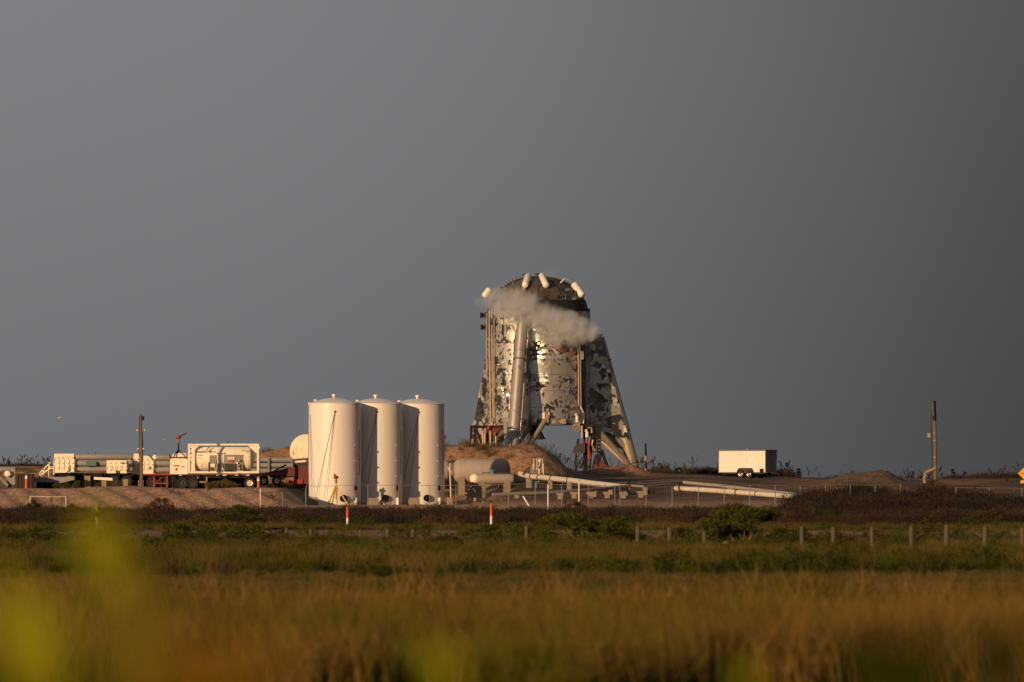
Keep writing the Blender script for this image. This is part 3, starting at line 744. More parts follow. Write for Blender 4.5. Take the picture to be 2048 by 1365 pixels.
# vapour venting across the dome and shoulder
def vapour():
    m = bpy.data.materials.new('vapour'); m.use_nodes = True
    t = m.node_tree; t.nodes.clear()
    o = t.nodes.new('ShaderNodeOutputMaterial'); pv = t.nodes.new('ShaderNodeVolumePrincipled')
    pv.inputs['Color'].default_value = (0.88, 0.94, 1.0, 1); pv.inputs['Anisotropy'].default_value = 0.0
    c = t.nodes.new('ShaderNodeTexCoord')
    nz_ = t.nodes.new('ShaderNodeTexNoise'); nz_.inputs['Scale'].default_value = 0.95; nz_.inputs['Detail'].default_value = 7; nz_.inputs['Roughness'].default_value = 0.62
    t.links.new(c.outputs['Object'], nz_.inputs['Vector'])
    org = Vector((X(1085, 694.4), 694.4, Z(637, 694.4)))
    # (px, py, radius px, strength)
    puffs = [(985, 598, 20, .5), (1003, 608, 30, .62), (1030, 612, 34, .7), (1052, 620, 34, .78), (1080, 634, 29, .8), (1106, 644, 29, .95), (1133, 655, 30, 1.15), (1158, 660, 25, 1.2), (1180, 664, 18, 1.0), (1086, 664, 22, .6), (1112, 674, 22, .8), (1145, 676, 18, .8), (1192, 662, 9, .7), (960, 604, 14, .10), (1100, 550, 18, .05)]
    total = None
    for px, py, r, s_ in puffs:
        ctr = Vector((X(px, 694.4), 694.4, Z(py, 694.4))) - org
        vd = t.nodes.new('ShaderNodeVectorMath'); vd.operation = 'DISTANCE'; vd.inputs[1].default_value = ctr
        t.links.new(c.outputs['Object'], vd.inputs[0])
        q = t.nodes.new('ShaderNodeMapRange'); q.interpolation_type = 'SMOOTHSTEP'
        q.inputs['From Min'].default_value = 0.0; q.inputs['From Max'].default_value = S(r, 694) * 1.38; q.inputs['To Min'].default_value = s_; q.inputs['To Max'].default_value = 0
        t.links.new(vd.outputs['Value'], q.inputs['Value'])
        if total is None: total = q.outputs[0]
        else:
            ad = t.nodes.new('ShaderNodeMath'); ad.operation = 'MAXIMUM'
            t.links.new(total, ad.inputs[0]); t.links.new(q.outputs[0], ad.inputs[1]); total = ad.outputs[0]
    er = t.nodes.new('ShaderNodeMapRange'); er.inputs['From Min'].default_value = 0.33; er.inputs['From Max'].default_value = 0.62; er.inputs['To Min'].default_value = 0.0; er.inputs['To Max'].default_value = 1.0
    t.links.new(nz_.outputs[0], er.inputs['Value'])
    mu = t.nodes.new('ShaderNodeMath'); mu.operation = 'MULTIPLY_ADD'; mu.inputs[1].default_value = 0.5; mu.inputs[2].default_value = -0.30
    t.links.new(er.outputs[0], mu.inputs[0])
    # density = strength * (0.25 + noise) with ragged edge
    ad2 = t.nodes.new('ShaderNodeMath'); ad2.operation = 'ADD'; t.links.new(total, ad2.inputs[0])
    mm2 = t.nodes.new('ShaderNodeMath'); mm2.operation = 'MULTIPLY'; t.links.new(total, mm2.inputs[0]); t.links.new(er.outputs[0], mm2.inputs[1])
    sc_ = t.nodes.new('ShaderNodeMath'); sc_.operation = 'MULTIPLY'; sc_.inputs[1].default_value = 3.4
    t.links.new(mm2.outputs[0], sc_.inputs[0]); t.links.new(sc_.outputs[0], pv.inputs['Density'])
    t.nodes.remove(mu); t.nodes.remove(ad2)
    t.links.new(pv.outputs[0], o.inputs['Volume'])
    mb = MB().ball((org.x, org.y, org.z), 1.0, 32, 16, (6.4, 1.6, 4.6))
    me_ = bpy.data.meshes.new('vapour_plume'); me_.from_pydata([tuple(Vector(p) - org) for p in mb.v], [], mb.f); me_.materials.append(m)
    ob = bpy.data.objects.new('vapour_plume', me_); COL.objects.link(ob); ob.location = org
    tag(ob, 'pale vapour drifting across the dome of the hopper rocket', 'vapour', kind='stuff')
vapour()
# ================================================================ ground equipment by the rocket
def stand_left():
    d = 690.0; zg = g1(X(970, d), d)
    t_ = thing('umbilical_stand', 'black steel umbilical frame with red fittings beside the rocket front leg', 'stand', (X(970, d), d, zg))
    def q(px, py, dy=0): return Vector((X(px, d), d + dy, Z(py, d)))
    def q0(px, dy=0): return Vector((X(px, d), d + dy, g1(X(px, d), d + dy) - 0.05))
    for dy in (0, 1.6):
        for px in (942, 950, 975):
            MB().bar(q0(px, dy), q(px, 854, dy), 0.2).build('post', 'black', t_)
        MB().bar(q(940, 854, dy), q(1005, 854, dy), 0.22).build('beam', 'black', t_)
        MB().bar(q(951, 857, dy), q(966, 892, dy), 0.26).build('brace', 'black', t_)
        MB().bar(q(947, 857, dy), q(957, 892, dy), 0.18).build('brace', 'darkgrey', t_)
        MB().bar(q(1003, 855, dy), q(984, 880, dy), 0.34).build('brace', 'darkgrey', t_)
    MB().poly([q(974, 856, -.1), q(1002, 856, -.1), q(992, 872, -.1), q(977, 868, -.1)], (0, 1, 0), 0.3).build('shield_plate', 'darkred', t_)
    for px, y0, y1, r in ((966, 862, 890, .10), (981, 862, 892, .10), (992, 872, 892, .09), (970, 868, 892, .12), (945, 879, 892, .09)):
        MB().tube(q(px, y1, -.25), q(px, y0, -.25), r, n=8).build('riser_pipe', 'copper', t_)
    MB().ball(q(977.5, 856.5, -.35), 0.2, 10, 6).build('red_coupling', 'red', t_)
    MB().tube(q(990, 872, -.35), q(990, 865, -.35), 0.11, n=8).build('red_coupling', 'red', t_)
    for px, py, s_ in ((984, 842, .5), (990, 846, .4), (979, 847, .3), (996, 848, .22), (986, 833, .25)):
        MB().axial(q(px, 852, 1.0), (0, 0, 1), [(0, S(s_ * 10, d)), (S(852 - py, d) * .7, S(s_ * 9, d)), (S(852 - py, d), 0.03)], 12).build('valve_dome', 'copper', t_)
    MB().bar(q(996, 849, 1.0), q(1008, 849, 1.0), 0.12).build('catwalk', 'copper', t_)
stand_left()

def stand_right():
    d = 692.0; cx = X(1195, d)
    zg = g1(cx, d)
    t_ = thing('umbilical_tower', 'black braced umbilical tower with red hoses under the rocket fin', 'tower', (cx, d, zg))
    def q(px, py, dy=0): return Vector((X(px, d + dy), d + dy, Z(py, d + dy)))
    def q0(px, dy=0): return Vector((X(px, d), d + dy, g1(X(px, d), d + dy) - 0.05))
    for px, yt, w in ((1171, 850, 9), (1198, 850, 8), (1152, 908, 4)):
        for dy in (0, 1.4):
            MB().bar(q0(px, dy), q(px, yt, dy), S(w, d), 0.4).build('post', 'black', t_)
    for a, b_, w in (((1150, 851), (1205, 851), .25), ((1160, 938), (1188, 880), .2), ((1188, 880), (1171, 930), .16), ((1176, 900), (1192, 862), .22), ((1203, 900), (1212, 925), .26), ((1192, 910), (1186, 938), .2), ((1212, 925), (1206, 938), .2), ((1152, 938), (1165, 915), .12), ((1175, 905), (1192, 904), .1), ((1205, 852), (1192, 872), .3), ((1160, 851), (1171, 868), .25), ((1184, 870), (1180, 938), .18), ((1192, 938), (1203, 905), .3), ((1216, 938), (1203, 900), .3)):
        MB().bar(q(*a, -.1), q(*b_, -.1), w).build('brace', 'black', t_)
    for py in (880, 887, 894, 901, 908):
        MB().bar(q(1195.5, py, -.2), q(1201, py, -.2), 0.07).build('rung', 'galv', t_)
    box = MB().poly([q(1145, 907, -.3), q(1147, 896, -.3), q(1153, 889, -.3), q(1170, 886, -.3), q(1170, 907, -.3)], (0, 1, 0), 1.2).build('hood_box', 'darkgrey', t_)
    MB().bar(q(1155, 889, -.3), q(1157, 878, -.3), .22).build('hood_stack', 'black', box)
    for pts, r in ((((1174, 874), (1173, 885), (1176, 895), (1178, 918)), .11), (((1179, 880), (1178, 895), (1181, 918)), .08)):
        MB().path([q(*p, -.5) for p in pts], r, 8).build('red_hose', 'red', t_)
    MB().path([q(1170, 861, -.6), q(1173, 862, -.6), q(1174, 865, -.6), q(1174, 875, -.6)], .14, 8).build('white_elbow', 'white_gloss', t_)
    MB().path([q(1150, 829, -.6), q(1153, 830, -.6), q(1154, 834, -.6), q(1154, 845, -.6)], .14, 8).build('white_elbow', 'white_gloss', t_)
    for pts in (((1148, 849), (1146, 856), (1153, 864), (1160, 862), (1159, 848), (1148, 849)), ((1147, 852), (1158, 850)), ((1150, 860), (1159, 853)), ((1150, 846), (1152, 842), (1158, 843), (1160, 848)), ((1164, 852), (1164, 876)), ((1175, 856), (1183, 856), (1184, 866)), ((1186, 880), (1184, 890), (1190, 902))):
        MB().path([q(*p, -.55) for p in pts], .09, 7).build('brass_pipe', 'copper', t_)
    MB().poly([q(1187, 876, .4), q(1193, 876, .4), q(1192, 905, .4), q(1185, 895, .4)], (0, 1, 0), .15).build('tan_hose_panel', 'hatch', t_)
    MB().poly([q(1203, 922, -.4), q(1218, 934, -.4), q(1216, 938, -.4), q(1188, 938, -.4), q(1188, 930, -.4)], (0, 1, 0), .3).build('red_gusset', 'darkred', t_)
    MB().poly([q(1178, 939, -.8), q(1245, 939, -.8), q(1240, 944, -.8), q(1185, 945, -.8)], (0, 1, 0), 1.0).build('red_base', 'darkred', t_)
    MB().span((X(1160, d), d - 1.2, Z(952, d)), (X(1212, d), d + 1.2, Z(945.5, d))).build('plinth', 'grey', t_)
stand_right()

# ================================================================ three storage silos
def silo():
    d = 640.0; cx = X(669.8, d); r = S(52.3, d); z0 = g1(cx, d)
    t_ = thing('storage_tank', 'white upright storage tank beside the rusty round tank end', 'tank', (cx, d, z0), 'white upright storage tanks in a row')
    zt_ = Z(808, d); C = Vector((cx, d, 0))
    def on(px, py, out=0.0):
        x = max(-r * .999, min(r * .999, X(px, d) - cx)); n_ = Vector((x, -math.sqrt(r * r - x * x), 0)).normalized()
        return Vector((cx, d, Z(py, d))) + n_ * (r + out), n_
    sh = MB().axial((cx, d, z0 - 0.15), (0, 0, 1), [(0, r), (zt_ - z0 + .15, r)], 96, (True, False)).build('shell', 'white', t_)
    for k in range(1, 5):
        zz = z0 + (zt_ - z0) * k / 5
        MB().axial((cx, d, zz), (0, 0, 1), [(-0.012, r), (0, r + 0.007), (0.012, r)], 96, (False, False)).build('weld_seam', 'white', sh)
    rf = MB().axial((cx, d, zt_), (0, 0, 1), [(0, r), (0.0, r + 0.05), (0.05, r + 0.05), (0.07, r - 0.02), (0.24, r * 0.72), (0.40, r * 0.42), (0.48, r * 0.12), (0.49, 0.05)], 96, (False, True)).build('roof', 'white', t_)
    MB().axial((cx - .08, d, zt_ + .46), (0, 0, 1), [(0, .10), (.14, .10), (.16, .18), (.3, .16), (.32, .05)], 16).build('vent_cap', 'white_gloss', rf)
    MB().axial((cx - r * .74, d + .3, zt_ + .14), (0, 0, 1), [(0, .12), (.1, .12), (.12, .17), (.2, .14)], 16).build('vent_cap', 'white_gloss', rf)
    MB().axial((cx - r * .98, d - .1, zt_ - .12), (0, 0, 1), [(0, .07), (.18, .1), (.24, .04)], 10).build('lifting_lug', 'white_gloss', rf)
    p, n_ = on(687, 997)
    mw = MB().axial(p - n_ * .1, n_, [(0, .27), (.28, .27), (.28, .23)], 20, (True, True)).build('manway', 'black', t_)
    MB().axial(p + n_ * .17, n_, [(0, .29), (.04, .29)], 20).build('flange', 'black', mw)
    p, n_ = on(711, 976); MB().box(p, (.22, .2, .42), rz=math.atan2(n_.y, n_.x)).build('gauge_box', 'black', t_)
    for py in (891, 922, 953):
        p, n_ = on(710, py, .06); MB().ball(p, .075, 8, 5).build('level_port', 'chrome', t_)
    for a, b_ in (((671, 824), (636, 1006)), ((671, 824), (652, 1002)), ((622, 830), (632, 1004))):
        pa, _ = on(*a, .05); pb, _ = on(*b_, .35); pb.z = z0 + .3
        MB().tube(pa, pb, .018, n=5).build('guy_wire', 'galv', t_)
    p, _ = on(671, 824, .05); MB().box(p, (.12, .1, .14)).build('wire_anchor', 'darkgrey', t_)
    for px in (617.5, 719):
        p, n_ = on(px, 860, .02)
        MB().tube(p, p + Vector((0, 0, -3.6)), .022, n=5).build('conduit', 'grey', t_)
    p, n_ = on(712, 1003, .05)
    MB().tube(Vector((p.x, p.y, z0 - .1)), Vector((p.x, p.y, z0 + .55)), .14, n=12).build('drain_pipe', 'white', t_)
    return t_
s1 = silo()
dup(s1, (3.28, 3.35, 0), 'white upright storage tank standing between the two other tanks')
dup(s1, (6.60, 6.7, 0), 'white upright storage tank beside the long grey horizontal tank')
for i, (px, w, h, dd, lab) in enumerate(((621, 33, 15, 634, 'concrete footing block at the foot of the tank by the round rusty end'), (746, 24, 14, 637, 'concrete footing block between the first and middle upright tanks'), (828, 24, 14, 640, 'concrete footing block between the middle and last upright tanks'), (899, 14, 15, 640, 'small upright concrete block beside the last upright tank'))):
    x = X(px, dd); z = g1(x, dd)
    o = MB().poly([(x - S(w, dd) / 2, dd, z - .1), (x + S(w, dd) / 2, dd, z - .1), (x + S(w, dd) / 2 - .05, dd, z + S(h, dd)), (x - S(w, dd) / 2 + .08, dd, z + S(h, dd))], (0, 1, 0), .9).build('concrete_block', 'concrete')
    tag(o, lab, 'block', 'concrete footing blocks')

def monitor(px, py_head, d, label, legs, base_z, spread, flip=1, barrel=True):
    """fire monitor: red swivel nozzle on a tripod mast"""
    x = X(px, d); zh = Z(py_head, d); h = zh - base_z
    t_ = thing('water_monitor', label, 'water cannon', (x, d, base_z), 'fire water monitors around the pad')
    mid = base_z + h * (0.38 if legs != 'yellow' else 0.70)
    for k in range(3):
        a = R(90 + 120 * k + 20); e = Vector((x + spread * math.cos(a), d + spread * math.sin(a) * .8, base_z - .03))
        MB().bar(e, (x, d, mid), .07 if legs != 'yellow' else .08).build('leg', 'yellow' if legs == 'yellow' else 'black', t_)
    if legs == 'yellow':
        for f_ in (.2, .4, .6, .8):
            rr = spread * (1 - f_); zz = base_z + (mid - base_z) * f_
            MB().bar((x - rr * .85, d - .1, zz), (x + rr * .5, d - .1, zz), .035).build('rung', 'yellow', t_)
    MB().tube((x, d, base_z + h * .2), (x, d, zh - .1), .06, n=8).build('mast', 'black' if legs != 'yellow' else 'yellow', t_)
    MB().tube((x, d, zh - .45), (x, d, zh - .15), .1, n=8).build('swivel', 'galv', t_)
    hd = MB().ball((x, d, zh), .17, 10, 6, (1.25, 1, .9)).build('head', 'red', t_)
    if barrel:
        MB().tube((x - .2 * flip, d, zh - .08), (x + .68 * flip, d, zh + .35), .085, .05, 10).build('nozzle', 'darkred', hd)
    else:
        MB().tube((x, d, zh), (x - .12, d - .3, zh + .25), .09, .06, 10).build('nozzle', 'red', hd)
monitor(672, 955, 636, 'red fire monitor on yellow ladder tripod before a white upright tank', 'yellow', .6, 1.0, barrel=False)
monitor(888, 874, 668, 'red fire monitor on dark tripod behind the last white upright tank', 'black', g1(X(888, 668), 668), .5, barrel=False)

# ================================================================ rusty round tank and red trailer
def rusty():
    d = 662.0; c = P(611, 903, d); zg = g1(c.x, d)
    t_ = thing('fuel_tank', 'cream tank with rust-streaked round end lying behind the white upright tanks', 'tank', (c.x, d, zg))
    ax = Vector((0.30, 1, 0)).normalized(); r = S(34, d)
    sh = MB().axial(c, ax, [(-.16, .05), (-.13, r * .5), (-.05, r * .85), (.1, r), (7.0, r), (7.2, r * .7), (7.3, .1)], 48).build('shell', 'rusty_cream', t_)
    for s_ in (.8, 5.5):
        p = c + ax * s_
        MB().poly([(p.x - 1.0, p.y, zg - .05), (p.x + 1.0, p.y, zg - .05), (p.x + 1.25, p.y, c.z - r * .55), (p.x - 1.25, p.y, c.z - r * .55)], ax, .3).build('saddle', 'darkred', t_)
rusty()
def red_trailer():
    d = 659.0; x0, x1 = X(533, d), X(622, d); zg = g1((x0 + x1) / 2, d)
    t_ = thing('red_trailer', 'low red equipment trailer parked between the tanker and the white tanks', 'trailer', ((x0 + x1) / 2, d, zg))
    def q(px, py, dy=0): return Vector((X(px, d), d + dy, Z(py, d)))
    MB().poly([q(531, 946), q(560, 940), q(600, 933), q(622, 931), q(622, 968), q(596, 968), q(596, 953), q(531, 952)], (0, 1, 0), 1.2).build('body', 'darkred', t_)
    for a, b_ in ((532, 547), (549, 567)):
        MB().span(q(a, 951, -.72), q(b_, 945.5, -.62)).build('tail_panel', 'red', t_)
    MB().span(q(578, 968, -.72), q(606, 959, -.62)).build('tool_box', 'red', t_)
    MB().span(q(562, 973.5, -.7), q(567, 953, -.5)).build('landing_leg', 'red', t_)
    MB().span(q(540, 955, -.5), q(620, 951.5, .5)).build('chassis_beam', 'black', t_)
    for px in (528, 554):
        wheel(t_, q(px, 962, -.35), .42)
    MB().bar(q(540, 947, -.3), q(572, 930, .2), .12).build('ramp_arm', 'darkgrey', t_)
def wheel(parent, c, r, w=.28, hub='hub', ax=(0, -1, 0)):
    ax = Vector(ax).normalized()
    ty = MB().axial(Vector(c) - ax * w / 2, ax, [(0, r * .6), (0, r * .93), (w * .15, r), (w * .85, r), (w, r * .93), (w, r * .58), (w * .8, r * .55)], 24, (True, False)).build('wheel', 'rubber', parent)
    MB().axial(Vector(c) + ax * w * .2, ax, [(0, r * .58), (w * .2, r * .52), (w * .12, r * .3), (w * .45, r * .2), (w * .45, .02)], 20, (False, True)).build('hub', hub, ty)
    return ty
red_trailer()
def pipes_behind():
    d = 668.0; zg = g1(X(550, d), d)
    t_ = thing('pipe_rack', 'rack of grey pipes stacked behind the white tank container', 'pipe rack', (X(550, d), d, zg))
    for i, (py, dy) in enumerate(((920, 0), (931, 0), (942, 0), (926, .6), (937, .6))):
        MB().tube((X(470, d), d + dy, Z(py, d)), (X(590, d), d + dy, Z(py, d)), S(5, d), n=16).build('pipe', 'greytube', t_)
    for px in (480, 538, 585):
        MB().bar((X(px, d), d - .35, zg - .1), (X(px, d), d - .35, Z(916, d)), .12).build('post', 'grey', t_)
        MB().bar((X(px, d), d - .35, Z(948, d)), (X(px, d), d + 1, Z(948, d)), .14).build('bolster', 'grey', t_)
pipes_behind()

# ================================================================ tank container on its chassis
def iso():
    d = 655.0; x0, x1 = X(377, d), X(519, d); zg = g1((x0 + x1) / 2, d)
    t_ = thing('tank_container', 'white framed tank container on a black wheeled chassis beside the red trailer', 'tank container', ((x0 + x1) / 2, d, zg))
    zt_, zb_ = Z(888, d), Z(947, d); W = 2.2
    fr = MB()
    for y in (d - W / 2, d + W / 2):
        for x in (x0 + .09, x1 - .09): fr.span((x - .09, y - .08, zb_), (x + .09, y + .08, zt_))
        fr.span((x0 + .18, y - .06, zt_ - .14), (x1 - .18, y + .06, zt_ - .003)); fr.span((x0 + .18, y - .06, zb_ + .003), (x1 - .18, y + .06, zb_ + .17))
    for x in (x0 + .09, x1 - .09):
        for z in (zt_ - .08, zb_ + .08): fr.span((x - .07, d - W / 2 + .08, z - .07), (x + .07, d + W / 2 - .08, z + .07))
    frame_ = fr.build('frame', 'cream', t_)
    MB().span((X(383, d), d - W / 2 - .02, zb_ + .2), (X(391, d), d - W / 2 + .1, zt_ - .15)).build('end_panel', 'cream', frame_)
    MB().quad((x0 + .2, d - W / 2 + .02, zt_ - .15), (x0 + .2, d - W / 2 + .02, zt_ - .9), (x0 + .9, d - W / 2 + .02, zt_ - .15), (x0 + .9, d - W / 2 + .02, zt_ - .16), .04).build('gusset', 'cream', frame_)
    MB().quad((x1 - .2, d - W / 2 + .02, zt_ - .15), (x1 - .9, d - W / 2 + .02, zt_ - .15), (x1 - .9, d - W / 2 + .02, zt_ - .16), (x1 - .2, d - W / 2 + .02, zt_ - .8), .04).build('gusset', 'cream', frame_)
    zc_ = (zt_ + zb_) / 2 + .02; r = (zt_ - zb_) / 2 - .13
    tk = MB().axial((x0 + .42, d, zc_), (1, 0, 0), [(0, .1), (.1, r * .6), (.3, r * .93), (.5, r), (x1 - x0 - 1.34, r), (x1 - x0 - 1.14, r * .93), (x1 - x0 - .94, r * .6), (x1 - x0 - .84, .1)], 40).build('vessel', 'cream', t_)
    for f_ in (.2, .42, .64, .84):
        MB().axial((x0 + (x1 - x0) * f_, d, zc_), (1, 0, 0), [(-.03, r), (0, r + .015), (.03, r)], 40, (False, False)).build('band', 'cream', tk)
    yf = d - W / 2 - .02
    def fp(a, b_, c, e, th=.3, y=yf): return ((X(a, d), y, Z(e, d)), (X(b_, d), y + th, Z(c, d)))
    for a, b_, c, e, m in ((420, 434, 911, 943, 'equip'), (449, 487, 910, 944, 'equip'), (434, 447, 927, 944, 'equip'), (418, 421, 925, 944, 'darkgrey'), (450, 474, 928, 944, 'darkgrey')):
        pth = .34 if m == 'equip' else .42
        MB().span(*fp(a, b_, c, e, pth, yf - (.05 if m != 'equip' else 0))).build('control_cabinet', m, t_)
    for a, b_, c, e, m in ((455, 471, 914, 920, 'tag'), (458, 468, 920, 925, 'red_mark'), (444, 448, 936, 943, 'tag'), (422, 431, 928, 934, 'cream')):
        MB().span(*fp(a, b_, c, e, .04, yf - .08)).build('notice_plate', m, t_)
    for px, py, r_ in ((481, 922, .1), (480, 932, .13), (481, 938, .1), (477, 927, .07), (456, 939, .09), (462, 940, .09), (425, 939, .09)):
        MB().axial((X(px, d), yf - .07, Z(py, d)), (0, -1, 0), [(0, r_), (.08, r_), (.09, r_ * .5)], 12).build('gauge', 'chrome' if px > 470 else 'darkgrey', t_)
    MB().path([(X(391, d), yf - .03, Z(904, d)), (X(412, d), yf - .03, Z(904, d)), (X(416, d), yf - .03, Z(899, d)), (X(420, d), yf - .03, Z(894, d))], .035, 6).build('hose', 'darkgrey', t_)
    def diamond(px, py, s_, m, y): return MB().poly([(X(px - s_, d), y, Z(py, d)), (X(px, d), y, Z(py - s_, d)), (X(px + s_, d), y, Z(py, d)), (X(px, d), y, Z(py + s_, d))], (0, 1, 0), .02).build('hazard_placard', m, t_)
    diamond(421.5, 904, 3.4, 'red_mark', d - r * .93 - .03)
    for px, py, w, h in ((430, 904, 4, 2), (401, 911, 11, 1.2), (401, 916, 7, 1), (494, 902, 20, .8), (495, 905, 3, 1.2), (504, 914, 10, .8)):
        k = abs(Z(py, d) - zc_); MB().span((X(px - w / 2, d), d - math.sqrt(max(.01, r * r - k * k)) - .035, Z(py + h / 2, d)), (X(px + w / 2, d), d - math.sqrt(max(.01, r * r - k * k)) - .01, Z(py - h / 2, d))).build('stencil_mark', 'ink', tk)
    for py in (898, 907, 916, 925): MB().span((X(381, d), d - W / 2 - .1, Z(py + 1, d)), (X(383.3, d), d - W / 2 - .085, Z(py - 1, d))).build('stencil_mark', 'ink', frame_)
    MB().path([(X(455, d), d, zt_ - .1), (X(455, d), d, zt_ + .16), (X(459, d), d, zt_ + .16)], .03, 6).build('relief_pipe', 'galv', t_)
    # white equipment cabinet on the front of the chassis
    cb = MB().span((X(341, d), d - .95, Z(949, d)), (X(376, d), d + .95, Z(918, d))).build('equipment_cabinet', 'cream', t_)
    diamond(354, 939, 3.2, 'red_mark', d - .965)
    for px, py, w, h in ((354, 932, 12, 2), (367, 934, 6, 1.6)): MB().span((X(px - w / 2, d), d - .975, Z(py + h / 2, d)), (X(px + w / 2, d), d - .955, Z(py - h / 2, d))).build('stencil_mark', 'ink', cb)
    # chassis
    ch = MB()
    for y in (-.55, .55): ch.span((X(345, d), d + y - .08, Z(957, d)), (X(519, d), d + y + .08, Z(949.5, d)))
    for px in (350, 400, 450, 500): ch.span((X(px, d) - .07, d - 1.05, Z(954, d)), (X(px, d) + .07, d + 1.05, Z(950, d)))
    ch = ch.build('chassis', 'black', t_)
    MB().span((X(345, d), d + 1.0, zg - .02), (X(519, d), d + 1.05, Z(951, d))).build('undershade_panel', 'black', t_)  # black sheet added behind the wheels to give the dark shade underneath
    for px, m, w in ((437, 'tag', 5), (450, 'tag', 8), (474, 'yellow', 6), (497, 'tag', 6), (492, 'red_mark', 4), (362, 'tag', 5)):
        MB().span((X(px - w / 2, d), d - 1.12, Z(952, d)), (X(px + w / 2, d), d - 1.09, Z(949.8, d))).build('marker_plate', m, ch)
    rw = S(11.5, d)
    for px, hb in ((366, 'darkgrey'), (386, 'darkgrey'), (449, 'darkgrey'), (500, 'hub')):
        for y in (-.85, .85): wheel(t_, (X(px, d), d + y, zg + rw - .02), rw, .3, hb)
    for px in (396, 414): MB().bar((X(px, d), d - .6, Z(954, d)), (X(px, d), d - .6, zg), .1).build('landing_leg', 'timber', t_)
    MB().span((X(399, d), d - .8, Z(966, d)), (X(413, d), d - .6, Z(963, d))).build('side_guard', 'timber', t_)
iso()
dpx = [(378, 956, 975), (423, 954, 966), (471, 960, 968), (540, 960, 970)]

# ================================================================ tube trailers
def tube_trailer(label, d, pa, pb, ytop, ybot, tube_to, rows, chassis=(0, 0), roofed=False, marks=(), notch=False, red=False):
    xa, xb = X(pa, d), X(pb, d); zg = g1((xa + xb) / 2, d)
    t_ = thing('tube_trailer', label, 'gas trailer', ((xa + xb) / 2, d, zg), 'tube trailers parked on the bank')
    zt_, zb_ = Z(ytop, d), Z(ybot, d); yf = d - 1.15
    if roofed:
        pts = [(xa, zb_), (xb, zb_), (xb, zt_ - .42), (xb - .35, zt_ - .05), (xb - .42, zt_), (xa + .5, zt_), (xa, zt_ - .42)]
    elif notch:
        w = xb - xa
        pts = [(xa, zb_), (xa + w * .45, zb_), (xa + w * .45, zb_ + .22), (xa + w * .68, zb_ + .22), (xa + w * .68, zb_), (xb, zb_), (xb, zt_), (xa, zt_)]
    else:
        pts = [(xa, zb_), (xb, zb_), (xb, zt_), (xa, zt_)]
    cab = MB().poly([(x, yf, z) for x, z in reversed(pts)], (0, 1, 0), .25).build('valve_cabinet', 'cream', t_)
    MB().span((xa + .06, yf + .16, zb_ + .25), (xb - .06, d + 1.0, zt_ - .45)).build('cabinet_body', 'cream', t_)
    nc = 4
    for k in range(nc + 1):
        x = xa + (xb - xa) * k / nc
        MB().span((x - .025, yf - .19, zb_ + .28), (x + .025, yf - .125, zt_ - .43)).build('door_rib', 'cream', cab)
    for k in range(nc):
        for z in (.25, .5, .78):
            x = xa + (xb - xa) * (k + .95) / nc - .05
            MB().ball((x, yf - .17, zb_ + (zt_ - zb_) * z), .05, 6, 4).build('door_bolt', 'hatch', cab)
    for fx, fz, m in marks:
        x, z = xa + (xb - xa) * fx, zb_ + (zt_ - zb_) * fz; s_ = .13
        MB().poly([(x - s_, yf - .15, z), (x, yf - .15, z + s_), (x + s_, yf - .15, z), (x, yf - .15, z - s_)], (0, 1, 0), .02).build('hazard_placard', m, cab)
    x2 = X(tube_to, d)
    for py, r in rows:
        for dy in (-.78, -.26, .26, .78):
            rr = S(r, d)
            tb = MB().capsule((xb + .02, d + dy, Z(py, d)), (x2, d + dy, Z(py, d)), rr * .97, 16, .7).build('gas_tube', 'greytube', t_)
            if dy < -.5: MB().ball((xb + .13, d + dy - .06, Z(py, d)), rr * .9, 10, 6).build('tube_valve_end', 'cream', tb)
    ca, cb_ = X(chassis[0], d), X(chassis[1], d)
    ch = MB()
    zc_ = zb_
    for y in (-.5, .5): ch.span((ca, d + y - .08, zc_ - .3), (cb_, d + y + .08, zc_ - .02))
    n = max(2, int((cb_ - ca) / 1.2))
    for k in range(n + 1):
        x = ca + (cb_ - ca) * k / n; ch.span((x - .06, d - 1.1, zc_ - .22), (x + .06, d + 1.1, zc_ - .06))
    ch.build('chassis', 'black', t_)
    if red: MB().span((ca, d - 1.16, zc_ - .12), (cb_, d - 1.08, zc_ - .03)).build('deck_edge', 'red', t_)
    MB().span((ca, d + .95, zg - .02), (cb_, d + 1.0, zc_ - .1)).build('undershade_panel', 'black', t_)  # added black sheet, stands in for shade below the trailer
    for px in (chassis[1] - 12, chassis[1] - 37):
        for y in (-.85, .85): wheel(t_, (X(px, d), d + y, zg + .47), .48, .28, 'darkgrey')
    for px in (chassis[0] + 8, chassis[0] + 26):
        MB().bar((X(px, d), d - .75, zg - .05), (X(px, d), d - .75, zc_ - .25), .11).build('landing_leg', 'black', t_)
    return t_, zg
tt, zg = tube_trailer('grey tube trailer with tall flat cream end cabinet beside the steel steps', 660, 110, 150, 908, 946, 268, ((914, 6.2), (926.5, 6.0), (939, 6.0)), (108, 268), marks=((.77, .33, 'green_mark'),))
MB().span((X(172, 659), 658.6, Z(932, 659)), (X(193, 659), 658.8, Z(923, 659))).build('name_board', 'green_mark', tt)
MB().span((X(268, 660), 659.0, Z(919, 660)), (X(279, 660), 660.6, Z(908, 660))).build('end_box', 'cream', tt)
tube_trailer('grey tube trailer with low notched cream cabinet beside the utility pole', 655, 215, 255, 921, 947, 268, ((925, 5.6), (939, 5.6)), (212, 266), marks=((.82, .78, 'green_mark'),), notch=True)
t3, zg = tube_trailer('grey tube trailer with gable topped cream cabinet on a red deck', 656.5, 270, 308, 912, 948, 342, ((915, 6.2), (927, 6.0), (940, 6.0)), (262, 342), roofed=True, marks=((.84, .32, 'green_mark'),), red=True)
dl = 654.5
